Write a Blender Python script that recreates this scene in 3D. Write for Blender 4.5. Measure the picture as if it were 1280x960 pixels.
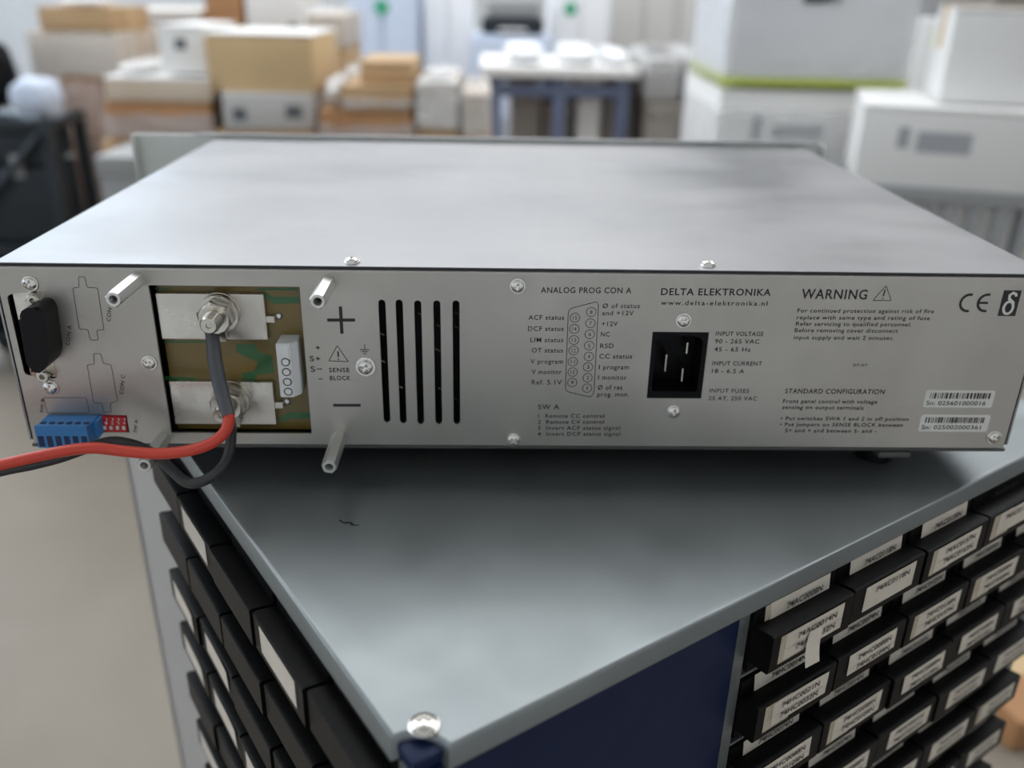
import bpy, bmesh, math, random
import numpy as np
from mathutils import Vector, Matrix
random.seed(7)
for o in list(bpy.data.objects): bpy.data.objects.remove(o)
S = bpy.context.scene
COL = S.collection

# ------------------------------------------------------------------ camera
CAM = np.array([-0.01863, -0.35142, 0.18839]); FPX = 1100.78
RC = np.array([[0.99953059, -0.00743053, -0.02972189], [-0.0240593, 0.41023772, -0.91166121], [0.01896716, 0.91194835, 0.40986638]])
cd = bpy.data.cameras.new('camera'); cam = bpy.data.objects.new('camera', cd); COL.objects.link(cam)
cd.sensor_width = 36; cd.lens = FPX / 1280 * 36; cd.clip_start = 0.01; cd.clip_end = 60
cam.matrix_world = Matrix.Translation(CAM.tolist()) @ Matrix([list(r) for r in RC]).to_4x4()
cd.dof.use_dof = True; cd.dof.focus_distance = 0.355; cd.dof.aperture_fstop = cd.lens / 5.5; cd.dof.aperture_blades = 0
S.camera = cam

# ------------------------------------------------------------------ light
W = bpy.data.worlds.new('world'); S.world = W; W.use_nodes = True
W.node_tree.nodes['Background'].inputs[0].default_value = (.75, .85, 1, 1)
W.node_tree.nodes['Background'].inputs[1].default_value = .6
S.view_settings.view_transform = 'Standard'; S.view_settings.look = 'None'
S.view_settings.gamma = 1; S.view_settings.use_curve_mapping = False
S.view_settings.exposure = 0.28
WINDOW_E = 1.35      # daylight panes in the left wall
SKYLIGHT_E = 1.75    # added rooflights, unseen, spread to light the goods
LAMP_E = 6.0        # added tube lamps, unseen, filling in the front half

# ------------------------------------------------------------------ pixel -> place
def ray(u, v): return RC @ np.array([(u - 640) / FPX, -(v - 480) / FPX, -1])
def PY(u, v, y=0.0):                       # point of the plane y = const seen at a pixel
    d = ray(u, v); t = (y - CAM[1]) / d[1]; q = CAM + t * d
    return Vector((q[0], y, q[2]))
def PZ(u, v, z):
    d = ray(u, v); t = (z - CAM[2]) / d[2]; q = CAM + t * d
    return Vector((q[0], q[1], z))
ZF = -1.25     # hall floor
ZT = -0.015    # top of the drawer tower
HB, DB = 0.0828, 0.3286    # instrument height and depth

# ------------------------------------------------------------------ materials
def mat(name, col, rough=.5, metal=0., noise=None, bump=None, alpha=1., emit=None, spec=.5, rnoise=None, coat=0., trans=0.):
    m = bpy.data.materials.new(name); m.use_nodes = True
    nt = m.node_tree; b = nt.nodes['Principled BSDF']
    b.inputs['Base Color'].default_value = (*col, 1); b.inputs['Roughness'].default_value = rough
    b.inputs['Metallic'].default_value = metal; b.inputs['Specular IOR Level'].default_value = spec
    b.inputs['Alpha'].default_value = alpha; b.inputs['Coat Weight'].default_value = coat
    b.inputs['Transmission Weight'].default_value = trans
    if emit: b.inputs['Emission Color'].default_value = (*emit[0], 1); b.inputs['Emission Strength'].default_value = emit[1]
    tc = nt.nodes.new('ShaderNodeTexCoord')
    def nz(scale, detail=4):
        mp = nt.nodes.new('ShaderNodeMapping'); nt.links.new(tc.outputs['Object'], mp.inputs[0])
        mp.inputs['Scale'].default_value = scale if hasattr(scale, '__len__') else (scale,) * 3
        n = nt.nodes.new('ShaderNodeTexNoise'); n.inputs['Scale'].default_value = 1; n.inputs['Detail'].default_value = detail
        nt.links.new(mp.outputs[0], n.inputs['Vector']); return n
    if noise:                               # (scale, second colour, low, high)
        n = nz(noise[0]); r = nt.nodes.new('ShaderNodeValToRGB')
        r.color_ramp.elements[0].position = noise[2]; r.color_ramp.elements[1].position = noise[3]
        r.color_ramp.elements[0].color = (*col, 1); r.color_ramp.elements[1].color = (*noise[1], 1)
        nt.links.new(n.outputs['Fac'], r.inputs[0]); nt.links.new(r.outputs[0], b.inputs['Base Color'])
    if rnoise:                              # (scale, rough a, rough b)
        n = nz(rnoise[0], 6); r = nt.nodes.new('ShaderNodeMapRange')
        r.inputs[1].default_value = .35; r.inputs[2].default_value = .65
        r.inputs[3].default_value = rnoise[1]; r.inputs[4].default_value = rnoise[2]
        nt.links.new(n.outputs['Fac'], r.inputs[0]); nt.links.new(r.outputs[0], b.inputs['Roughness'])
    if bump:                                # (scale, strength, distance)
        n = nz(bump[0], 5); bp = nt.nodes.new('ShaderNodeBump'); bp.inputs['Strength'].default_value = bump[1]
        bp.inputs['Distance'].default_value = bump[2]
        nt.links.new(n.outputs['Fac'], bp.inputs['Height']); nt.links.new(bp.outputs[0], b.inputs['Normal'])
    return m
M = {}
M['panel'] = mat('panel_steel', (.46, .44, .40), .42, 1., noise=((18, 18, 3), (.52, .50, .46), .35, .65), rnoise=(40, .38, .48), bump=((900, 60, 30), .08, .0002))
M['cover'] = mat('cover_steel', (.32, .32, .325), .36, 1., noise=(9, (.375, .37, .37), .35, .7), rnoise=((9, 14, 10), .32, .46), bump=(700, .05, .0002))
M['front'] = mat('front_panel_grey', (.66, .69, .65), .5)
M['dark'] = mat('dark_interior', (.012, .013, .015), .6)
M['darkedge'] = mat('black_edge', (.012, .014, .022), .45)
M['tray'] = mat('tray_steel', (.10, .10, .095), .5, .6)
M['ink'] = mat('black_ink', (.02, .02, .02), .6)
M['line'] = mat('engraved_line', (.10, .095, .085), .6)
M['zincscrew'] = mat('zinc_screw', (.78, .76, .72), .2, 1.)
M['nickel'] = mat('nickel', (.62, .59, .53), .25, 1., noise=(300, (.5, .47, .41), .4, .7))
M['bar'] = mat('tinned_bar', (.66, .63, .57), .3, 1., rnoise=(60, .22, .42), noise=(50, (.52, .49, .44), .45, .75))
M['alu'] = mat('standoff_alloy', (.70, .70, .67), .38, .9)
M['pcb'] = mat('board_lacquer', (.20, .135, .026), .35, coat=.3, noise=((38, 38, 46), (.155, .115, .028), .4, .6))
M['mask'] = mat('green_mask', (.028, .135, .04), .35, coat=.3)
M['solder'] = mat('solder', (.7, .7, .68), .3, 1.)
M['blackplastic'] = mat('black_plastic', (.006, .006, .007), .4, spec=.2)
M['inlet'] = mat('inlet_plastic', (.004, .004, .005), .4, spec=.15)
M['blue'] = mat('blue_terminal', (.05, .25, .60), .38)
M['bluehole'] = mat('blue_terminal_hole', (.008, .03, .10), .5)
M['red'] = mat('red_switch', (.55, .022, .03), .4)
M['white'] = mat('white_plastic', (.75, .75, .73), .4)
M['greyblock'] = mat('light_grey_terminal', (.80, .81, .80), .42)
M['redwire'] = mat('red_insulation', (.62, .055, .03), .36)
M['blackwire'] = mat('black_insulation', (.025, .026, .028), .38)
M['sleeve'] = mat('grey_sleeve', (.075, .078, .088), .42)
M['sticker'] = mat('sticker_paper', (.72, .71, .66), .5)
M['zinc'] = mat('zinc_plate', (.255, .28, .285), .38, .8, noise=((14, 14, 14), (.295, .32, .32), .35, .7), rnoise=((30, 30, 30), .32, .42), bump=((500, 500, 500), .04, .0002))
M['towerblue'] = mat('tower_blue_paint', (.006, .014, .050), .45, noise=(60, (.008, .018, .057), .4, .7), spec=.2)
M['frame'] = mat('tower_frame_zinc', (.22, .24, .245), .45, .7, noise=(120, (.30, .32, .32), .4, .7))
M['drawer'] = mat('drawer_black', (.004, .004, .004), .42, spec=.10, noise=(160, (.009, .008, .007), .5, .8), bump=(600, .1, .0003))
M['paper'] = mat('label_paper', (.66, .60, .51), .6, noise=(60, (.56, .50, .42), .45, .75))
M['paperold'] = mat('label_paper_aged', (.50, .43, .33), .6, noise=(80, (.36, .29, .21), .45, .7))
M['carton'] = mat('carton', (.56, .37, .20), .7, noise=(5, (.50, .33, .175), .4, .7))
M['carton2'] = mat('carton_tan', (.66, .48, .26), .7, noise=(4, (.62, .44, .24), .4, .7))
M['cartonbrown'] = mat('carton_brown', (.42, .21, .09), .6, noise=(6, (.48, .26, .12), .4, .7))
M['cartonbeige'] = mat('carton_beige', (.62, .50, .38), .6, noise=(5, (.70, .60, .48), .35, .65))
M['cartonwhite'] = mat('carton_white', (.88, .87, .85), .6)
M['cartongrey'] = mat('carton_grey', (.56, .55, .53), .6)
M['whitegoods'] = mat('white_goods', (.90, .91, .93), .35)
M['paleblue'] = mat('pale_blue_goods', (.60, .68, .82), .4)
M['film'] = mat('stretch_film', (.85, .86, .88), .12, alpha=.34, bump=(9, .9, .03), spec=.9)
M['filmwhite'] = mat('white_stretch_film', (.86, .84, .82), .2, alpha=.75, bump=(14, 1., .04), spec=.9)
M['wood'] = mat('pallet_wood', (.36, .26, .16), .8, noise=((6, 40, 6), (.28, .19, .11), .4, .7))
M['greyplastic'] = mat('grey_plastic', (.33, .34, .34), .5)
M['darksteel'] = mat('dark_steel', (.018, .026, .034), .4, .2)
M['bluesteel'] = mat('blue_steel', (.13, .16, .26), .45)
M['greytaupe'] = mat('taupe_goods', (.24, .215, .19), .55, noise=(5, (.33, .30, .27), .4, .65))
M['yellowgreen'] = mat('yellow_green_band', (.52, .60, .12), .5)
M['green'] = mat('green_mark', (.06, .42, .24), .5)
M['floor'] = mat('floor_concrete', (.215, .185, .145), .55, noise=(1.6, (.255, .22, .175), .35, .7), rnoise=(3, .45, .65))
M['sidegrey'] = mat('tower_side_grey', (.40, .39, .37), .5)
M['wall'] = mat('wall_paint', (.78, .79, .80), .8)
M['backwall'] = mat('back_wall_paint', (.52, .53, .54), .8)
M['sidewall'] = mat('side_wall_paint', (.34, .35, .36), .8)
M['ceil'] = mat('ceiling_paint', (.72, .73, .74), .8)
M['winframe'] = mat('window_frame_paint', (.5, .52, .54), .5)
M['daylight'] = mat('daylight_pane', (.8, .9, 1), .3, emit=((.66, .83, 1.0), WINDOW_E))
M['skylight'] = mat('added_rooflight_pane', (.9, .95, 1), .3, emit=((.95, .97, 1.0), SKYLIGHT_E))
M['tube'] = mat('added_lamp_tube', (1, 1, 1), .3, emit=((1, .96, .88), LAMP_E))
M['mark'] = mat('dark_print', (.12, .13, .14), .6)
M['markgrey'] = mat('grey_print', (.42, .44, .46), .6)

# ------------------------------------------------------------------ mesh helpers
WM = {}
def wm(o): return WM.get(o.name, Matrix.Identity(4)) if o else Matrix.Identity(4)
def link(name, data, parent=None):
    o = bpy.data.objects.new(name, data); COL.objects.link(o)
    if parent: o.parent = parent
    return o
def thing(name, label, cat, loc=(0, 0, 0), rz=0., group=None, kind=None):
    o = link(name, None); o.empty_display_size = .05
    o.location = loc; o.rotation_euler = (0, 0, rz); WM[o.name] = Matrix.Translation(loc) @ Matrix.Rotation(rz, 4, 'Z')
    tag(o, label, cat, group, kind); return o
def tag(o, label=None, cat=None, group=None, kind=None):
    if label: o['label'] = label
    if cat: o['category'] = cat
    if group: o['group'] = group
    if kind: o['kind'] = kind
    return o
def mesh_of(bm, m, smooth=False, name='m'):
    bmesh.ops.recalc_face_normals(bm, faces=bm.faces)
    me = bpy.data.meshes.new(name); bm.to_mesh(me); bm.free()
    for x in (m if isinstance(m, (list, tuple)) else [m]): me.materials.append(M[x])
    if smooth:
        for p in me.polygons: p.use_smooth = True
        try: me.set_sharp_from_angle(angle=math.radians(38))
        except Exception: pass
    return me
def obj(name, bm, m, parent=None, smooth=False, world=True):
    """bm in world coordinates (world=True) or in the parent's own frame"""
    me = mesh_of(bm, m, smooth, name)
    if parent and world: me.transform(wm(parent).inverted())
    o = link(name, me, parent)
    if parent: WM[o.name] = wm(parent).copy()
    return o
def inst(name, me, parent, mw):
    """shared mesh placed by a world matrix under a parent"""
    o = link(name, me, parent); o.matrix_local = wm(parent).inverted() @ mw if parent else mw
    WM[o.name] = mw.copy(); return o
def bx(bm, x0, x1, y0, y1, z0, z1, bev=0., mx=None, seg=2, mi=0):
    r = bmesh.ops.create_cube(bm, size=1); vs = r['verts']
    for v in vs: v.co = Vector(((x0 + x1) / 2 + v.co.x * (x1 - x0), (y0 + y1) / 2 + v.co.y * (y1 - y0), (z0 + z1) / 2 + v.co.z * (z1 - z0)))
    fs = list({f for v in vs for f in v.link_faces})
    if bev:
        es = list({e for v in vs for e in v.link_edges})
        g = bmesh.ops.bevel(bm, geom=es, offset=bev, segments=seg, affect='EDGES', profile=.6)
        fs = [f for f in bm.faces if f.is_valid and (f in set(g['faces']) or f in fs)]
        vs = list({v for f in fs for v in f.verts} | set(g['verts']))
    for f in fs:
        if f.is_valid: f.material_index = mi
    if mx is not None:
        for v in set(vs): v.co = mx @ v.co
    return vs
def box(name, x0, x1, y0, y1, z0, z1, m, parent=None, bev=0., mx=None):
    bm = bmesh.new(); bx(bm, x0, x1, y0, y1, z0, z1, bev, mx); return obj(name, bm, m, parent, smooth=bev > 0)
def prism(bm, pts, a, b, flip=None):
    """polygon of (x,z) extruded along y from a to b"""
    v0 = [bm.verts.new((p[0], a, p[1])) for p in pts]; v1 = [bm.verts.new((p[0], b, p[1])) for p in pts]
    n = len(pts); fs = [bm.faces.new(v0), bm.faces.new(v1[::-1])]
    for i in range(n): fs.append(bm.faces.new((v0[i], v0[(i + 1) % n], v1[(i + 1) % n], v1[i])))
    return fs
def plate(outer, holes, y0, y1):
    """sheet in the x-z plane with real holes"""
    bm = bmesh.new(); es = []
    for lp in [outer] + holes:
        vs = [bm.verts.new((p[0], y0, p[1])) for p in lp]
        es += [bm.edges.new((vs[i], vs[(i + 1) % len(vs)])) for i in range(len(vs))]
    bmesh.ops.triangle_fill(bm, edges=es, use_beauty=True, use_dissolve=False, normal=(0, -1, 0))
    g = bmesh.ops.extrude_face_region(bm, geom=bm.faces[:])
    for e in g['geom']:
        if isinstance(e, bmesh.types.BMVert): e.co.y = y1
    return bm
def revolve(bm, prof, n=24, mx=None, cap=True):
    """prof: (r, h) list, axis along -y (towards the viewer)"""
    rings = []
    for r, h in prof:
        rr = r if callable(r) else (lambda k, r=r: r)
        ring = []
        for k in range(n):
            a = 2 * math.pi * k / n; c = Vector((rr(k) * math.cos(a), -h, rr(k) * math.sin(a)))
            ring.append(bm.verts.new(mx @ c if mx is not None else c))
        rings.append(ring)
    for A, B in zip(rings, rings[1:]):
        for k in range(n): bm.faces.new((A[k], A[(k + 1) % n], B[(k + 1) % n], B[k]))
    if cap: bm.faces.new(rings[-1]); bm.faces.new(rings[0][::-1])
def hexr(R): return lambda k: R if k % 2 == 0 else R * math.cos(math.pi / 6)
def smoothpath(P, n=10):
    P = [Vector(p) for p in P]; out = []
    for i in range(len(P) - 1):
        a, b, c, d = P[max(i - 1, 0)], P[i], P[i + 1], P[min(i + 2, len(P) - 1)]
        for k in range(n):
            t = k / n; out.append(.5 * ((2 * b) + (c - a) * t + (2 * a - 5 * b + 4 * c - d) * t * t + (3 * b - a - 3 * c + d) * t ** 3))
    out.append(P[-1]); return out
def tube(bm, pts, r, n=12, flat=None, cap=True):
    """r number or function(t); flat: (dir, factor) squashes the section"""
    rings = []; prev = None; N = len(pts)
    for i, p in enumerate(pts):
        t = (pts[min(i + 1, N - 1)] - pts[max(i - 1, 0)]).normalized()
        if prev is None: u = t.orthogonal().normalized()
        else: u = (prev - t * prev.dot(t)).normalized()
        prev = u; w = t.cross(u); rr = r(i / (N - 1)) if callable(r) else r
        ring = []
        for k in range(n):
            a = 2 * math.pi * k / n; q = (u * math.cos(a) + w * math.sin(a)) * rr
            if flat: q = q - flat[0] * q.dot(flat[0]) * (1 - flat[1])
            ring.append(bm.verts.new(p + q))
        rings.append(ring)
    for A, B in zip(rings, rings[1:]):
        for k in range(n): bm.faces.new((A[k], A[(k + 1) % n], B[(k + 1) % n], B[k]))
    if cap: bm.faces.new(rings[-1]); bm.faces.new(rings[0][::-1])
def ribbon(bm, pts, w, y=-.0001, closed=False, th=.00008):
    """flat printed line of width w through (x,z) points"""
    n = len(pts); P = [Vector((p[0], p[1])) for p in pts]; L = []; Rr = []
    for i in range(n):
        a = P[i - 1] if (closed or i) else P[i]; b = P[(i + 1) % n] if (closed or i < n - 1) else P[i]
        d1 = (P[i] - a); d2 = (b - P[i]); d1 = d1.normalized() if d1.length else d2.normalized(); d2 = d2.normalized() if d2.length else d1
        d = (d1 + d2).normalized(); nn = Vector((-d.y, d.x)); k = 1 / max(.4, abs(nn.dot(Vector((-d1.y, d1.x)))))
        L.append(P[i] + nn * w / 2 * k); Rr.append(P[i] - nn * w / 2 * k)
    vL = [bm.verts.new((q.x, y, q.y)) for q in L]; vR = [bm.verts.new((q.x, y, q.y)) for q in Rr]
    for i in range(n if closed else n - 1):
        j = (i + 1) % n; bm.faces.new((vL[i], vR[i], vR[j], vL[j]))
def font_bm(bm, body, mx, width=None, height=1., spacing=1.1, bold=0.):
    """lettering as flat mesh; unit text space mapped by mx (x right, y up)"""
    c = bpy.data.curves.new('t', 'FONT'); c.body = body; c.size = 1; c.space_character = spacing; c.resolution_u = 3
    if bold: c.offset = bold
    o = bpy.data.objects.new('t', c); COL.objects.link(o)
    dg = bpy.context.evaluated_depsgraph_get(); me = bpy.data.meshes.new_from_object(o.evaluated_get(dg))
    if len(me.vertices):
        xs = [v.co.x for v in me.vertices]; x0, x1 = min(xs), max(xs)
        sx = (width / (x1 - x0)) if width else height
        sy = height / .73
        me.transform(mx @ Matrix.Diagonal((sx, sy, 1, 1)) @ Matrix.Translation((-x0, 0, 0)))
        bm.from_mesh(me)
    bpy.data.objects.remove(o); bpy.data.meshes.remove(me); bpy.data.curves.remove(c)
def panel_text(bm, body, u0, v0, u1, v1, cap, y=-.00012, spacing=1.12, bold=0.):
    """text on the rear panel: baseline from pixel (u0,v0) to (u1,v1), cap height in pixels"""
    a, b = PY(u0, v0), PY(u1, v1); d = b - a; ang = math.atan2(d.z, d.x)
    up = PY(u0, v0 - cap) - a
    mx = Matrix.Translation((a.x, y, a.z)) @ Matrix.Rotation(-ang, 4, 'Y') @ Matrix.Rotation(math.pi / 2, 4, 'X')
    font_bm(bm, body, mx, d.length, abs(up.z), spacing, bold)
def arc(cx, cz, r, a0, a1, n=16): return [(cx + r * math.cos(math.radians(a0 + (a1 - a0) * k / n)), cz + r * math.sin(math.radians(a0 + (a1 - a0) * k / n))) for k in range(n + 1)]
def rrect(x0, x1, z0, z1, r, n=4):
    return arc(x1 - r, z1 - r, r, 0, 90, n) + arc(x0 + r, z1 - r, r, 90, 180, n) + arc(x0 + r, z0 + r, r, 180, 270, n) + arc(x1 - r, z0 + r, r, 270, 360, n)
def rpoly(pts, r, n=4):
    """polygon with rounded corners"""
    out = []; N = len(pts)
    for i in range(N):
        a, b, c = Vector(pts[i - 1]), Vector(pts[i]), Vector(pts[(i + 1) % N])
        d1 = (a - b).normalized(); d2 = (c - b).normalized(); rr = min(r, (a - b).length * .45, (c - b).length * .45)
        p, q = b + d1 * rr, b + d2 * rr
        for k in range(n + 1):
            t = k / n; w = p * (1 - t) ** 2 + b * 2 * t * (1 - t) + q * t * t; out.append((w.x, w.y))
    return out
def xz(u, v, y=0.): q = PY(u, v, y); return (q.x, q.z)

# ------------------------------------------------------------------ the hall
def struct(o): o['kind'] = 'structure'; return o
X0, X1, Y0, Y1, ZC = -7.5, 7.5, -2.2, 11.0, 3.3
fl = struct(box('floor', X0, X1, Y0, Y1, ZF - .1, ZF, 'floor')); tag(fl, 'beige worn concrete hall floor', 'floor')
def wall_with_holes(name, axis, at, lo, hi, zlo, zhi, holes, th, m='wall'):
    bm = plate([(lo, zlo), (hi, zlo), (hi, zhi), (lo, zhi)], [[(a, c), (b, c), (b, d), (a, d)] for a, b, c, d in holes], 0, th)
    if axis == 'x': bm.transform(Matrix.Translation((at, 0, 0)) @ Matrix.Rotation(math.pi / 2, 4, 'Z'))
    else: bm.transform(Matrix.Translation((0, at, 0)))
    return struct(obj(name, bm, m))
lw = [(-1.9, -.2, ZF + 1.3, ZC - .5), (.6, 3.8, ZF + 1.3, ZC - .5), (4.7, 7.3, ZF + 1.3, ZC - .5), (8.0, 10.6, ZF + 1.3, ZC - .5)]
wall_with_holes('wall_left', 'x', X0, Y0, Y1, ZF, ZC, lw, .2)
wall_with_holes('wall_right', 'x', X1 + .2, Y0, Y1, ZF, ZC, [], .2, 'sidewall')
bw = [(-7.2, -4.4, ZF + 1.5, ZC - .4)]
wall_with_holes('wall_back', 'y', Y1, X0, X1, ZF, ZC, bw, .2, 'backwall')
wall_with_holes('wall_front', 'y', Y0 - .2, X0, X1, ZF, ZC, [], .2)
def window(n, axis, at, a, b, c, d):
    w = thing('window_%d' % n, None, None, kind='structure')
    def pc(nm, bmm, m): 
        if axis == 'x': bmm.transform(Matrix.Translation((at, 0, 0)) @ Matrix.Rotation(math.pi / 2, 4, 'Z'))
        else: bmm.transform(Matrix.Translation((0, at, 0)))
        return obj(nm, bmm, m, w)
    k = 3; f = .05
    bm = bmesh.new()
    bx(bm, a, b, .04, .12, c, c + f); bx(bm, a, b, .04, .12, d - f, d); bx(bm, a, a + f, .04, .12, c, d); bx(bm, b - f, b, .04, .12, c, d)
    for i in range(1, k): x = a + (b - a) * i / k; bx(bm, x - f / 2, x + f / 2, .05, .11, c, d)
    pc('window_frame', bm, 'winframe')
    for i in range(k):
        bm = bmesh.new(); bx(bm, a + (b - a) * i / k + f * .6, a + (b - a) * (i + 1) / k - f * .6, .07, .08, c + f, d - f); pc('pane', bm, 'daylight')
for i, q in enumerate(lw): window(i + 1, 'x', X0, *q)
for i, q in enumerate(bw): window(i + 5, 'y', Y1, *q)
# ceiling with added, unseen rooflights; strips laid out for light and reflections
sk = [(-7.2, -2.2, .3, 10.7), (-2.05, 2.05, 1.0, 10.7), (2.2, 6.4, .3, 7.5)]
bm = plate([(X0, Y0), (X1, Y0), (X1, Y1), (X0, Y1)], [[(a, c), (b, c), (b, d), (a, d)] for a, b, c, d in sk], 0, .2)
bm.transform(Matrix(((1, 0, 0, 0), (0, 0, 1, 0), (0, 1, 0, ZC), (0, 0, 0, 1))))
cl = struct(obj('ceiling', bm, 'ceil'))
for a, b, c, d in sk:
    for k in range(5):
        y0 = c + (d - c) * k / 5; y1 = c + (d - c) * (k + 1) / 5
        box('added_rooflight_pane', a, b, y0 + .03, y1 - .03, ZC + .1, ZC + .12, 'skylight', cl)
        if k: box('added_rooflight_bar', a, b, y0 - .03, y0 + .03, ZC + .06, ZC + .13, 'winframe', cl)
for x in (-2.0, 2.0):  # lamps added out of view to light the front half
    for y in (-.9,):
        t = thing('added_tube_lamp', 'added twin tube lamp out of view, filling light from the front', 'lamp', (x, y, ZC), group='added tube lamps under the ceiling')
        box('housing', x - .1, x + .1, y - .75, y + .75, ZC - .09, ZC - .03, 'winframe', t, .008)
        for s in (-.5, .5): box('hanger', x - .01, x + .01, y + s - .01, y + s + .01, ZC - .032, ZC, 'winframe', t)
        for s in (-.05, .05):
            bm = bmesh.new(); tube(bm, [Vector((x + s, y - .72, ZC - .108)), Vector((x + s, y + .72, ZC - .108))], .016, 10); obj('tube', bm, 'tube', t, True)

# ------------------------------------------------------------------ shared small meshes
def screw_mesh(R, h, name, wash=1.22, cross=.62):
    """pan-head screw facing -y with a real cross recess and a washer"""
    bm = bmesh.new()
    if wash: revolve(bm, [(R * wash, 0), (R * wash, .0005), (R * wash * .96, .0007)], 24)
    n = 30; g = {}
    for i in range(n + 1):
        for j in range(n + 1):
            a, b = i / n * 2 - 1, j / n * 2 - 1
            x, z = a * math.sqrt(1 - b * b / 2), b * math.sqrt(1 - a * a / 2); r = math.hypot(x, z)
            y = .0005 + h * (1 - .55 * r ** 3.2) if r < .985 else .0004
            inx = (abs(x) < .17 and abs(z) < cross) or (abs(z) < .17 and abs(x) < cross) or r < .24
            if inx: y -= h * .75 * (1 - .5 * r)
            g[i, j] = bm.verts.new((x * R, -y, z * R))
    for i in range(n):
        for j in range(n): bm.faces.new((g[i, j], g[i + 1, j], g[i + 1, j + 1], g[i, j + 1]))
    me = mesh_of(bm, 'zincscrew', True, name); return me
SCREW = screw_mesh(.0028, .0018, 'screw'); SCREWBIG = screw_mesh(.0044, .0022, 'screw_large', 1.12, .5); SCREWGND = screw_mesh(.0033, .0022, 'screw_ground', 1.35)

# ------------------------------------------------------------------ drawer tower
COR = (-0.03884, -0.16561); ANG = math.radians(33.13); SIDE = .405
TW = Matrix.Translation((COR[0], COR[1], ZT)) @ Matrix.Rotation(ANG, 4, 'Z')
tower = thing('component_tower', 'square drawer tower of blue and zinc sheet with rows of black drawers, under the instrument', 'drawer tower', (COR[0], COR[1], ZF), ANG)
def tobj(name, bm, m, parent=None, smooth=False):
    bm.transform(TW); return obj(name, bm, m, parent or tower, smooth)
def cnotch(cx, cy, r, a0, a1): return [(cx + r * math.cos(math.radians(a0 + (a1 - a0) * k / 6)), cy + r * math.sin(math.radians(a0 + (a1 - a0) * k / 6))) for k in range(7)]
out = cnotch(0, 0, .0125, 90, 0) + cnotch(SIDE, 0, .0125, 180, 90) + cnotch(SIDE, SIDE, .0125, 270, 180) + cnotch(0, SIDE, .0125, 360, 270)
bm = bmesh.new(); v0 = [bm.verts.new((x, y, 0)) for x, y in out]; top = bm.faces.new(v0)
g = bmesh.ops.extrude_face_region(bm, geom=[top])
for e in g['geom']:
    if isinstance(e, bmesh.types.BMVert):
        e.co.z = -.0074; e.co.x += math.copysign(.0016, e.co.x - SIDE / 2); e.co.y += math.copysign(.0016, e.co.y - SIDE / 2)
es = [e for e in bm.edges if all(abs(v.co.z) < 1e-6 for v in e.verts)]
bmesh.ops.bevel(bm, geom=es, offset=.0013, segments=4, affect='EDGES', profile=.5)
top_plate = tobj('top_plate', bm, 'zinc', smooth=True)
for u, v in ((530, 908),):
    q = TW.inverted() @ PZ(u, v, ZT)
for lx, ly in ((q.x, q.y), (SIDE - q.x, q.y), (SIDE - q.x, SIDE - q.y), (q.x, SIDE - q.y)):
    inst('screw', SCREWBIG, tower, TW @ Matrix.Translation((lx, ly, 0)) @ Matrix.Rotation(-math.pi / 2, 4, 'X') @ Matrix.Rotation(.5, 4, 'Y'))
bm = bmesh.new()
pts = [(424, 650), (430, 654), (437, 653), (442, 657), (449, 656)]
P = [PZ(u, v, ZT) for u, v in pts]
for i in range(4):
    d = (P[i + 1] - P[i]).normalized(); nn = Vector((-d.y, d.x, 0)) * (.0007 if i in (1, 2) else .0004)
    bm.faces.new([bm.verts.new(p + Vector((0, 0, .00005))) for p in (P[i] - nn, P[i + 1] - nn, P[i + 1] + nn, P[i] + nn)])
obj('scuff_mark', bm, 'ink', tower)
BD, BW = .1386, .2664; ZB = ZF - ZT + .06; PITCH = .0359; NROW = 12; ZLOW = -.0075 - NROW * PITCH
def block(k):
    """k-th quarter of the pinwheel in its own frame: front at y=0 (towards -y), x from 0 to BW"""
    mx = {0: Matrix.Translation((BD, 0, 0)), 1: Matrix.Translation((SIDE, BD, 0)) @ Matrix.Rotation(math.pi / 2, 4, 'Z'),
          2: Matrix.Translation((BW, SIDE, 0)) @ Matrix.Rotation(math.pi, 4, 'Z'), 3: Matrix.Translation((0, BW, 0)) @ Matrix.Rotation(-math.pi / 2, 4, 'Z')}[k]
    return mx
for k in range(4):
    mx = block(k)
    bm = bmesh.new(); bx(bm, .0008, BW - .0003, .014, BD - .0005, ZB, -.0070); bx(bm, .0008, .0024, .0015, .014, ZLOW, -.0070); bx(bm, BW - .0019, BW - .0003, .0015, .014, ZLOW, -.0070)
    if k in (0, 3): bx(bm, .0008, BW - .0003, .0015, .014, ZB, ZLOW)
    else: bx(bm, .0008, BW - .0003, .0015, .014, ZB, -.0072)
    bm.transform(mx); tobj('block_shell', bm, 'sidegrey' if k == 2 else 'towerblue')
    for xa, xb in ((0, .0058), (BW - .0095, BW)):
        bm = bmesh.new(); bx(bm, xa, xb, .0004, .0014, ZLOW, -.0070); bm.transform(mx); tobj('frame_stile', bm, 'sidegrey' if k == 2 else 'frame')
    if k in (0, 3):
        for r in range(NROW):
            z = -.0075 - r * PITCH - .0325
            bm = bmesh.new(); bx(bm, .0058, BW - .0095, .0002, .013, z - .0014, z)
            bm.transform(mx); tobj('shelf_rail', bm, 'frame')
bm = bmesh.new(); bx(bm, .03, SIDE - .03, .03, SIDE - .03, ZF - ZT, ZB); tobj('plinth', bm, 'darksteel')
# rounded blue corner post caps that show in the plate's corner notch
bm = bmesh.new(); bx(bm, .0008, .012, .0015, .012, -.0075, -.0022, .0018); tobj('corner_cap', bm, 'towerblue', smooth=True)

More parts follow.
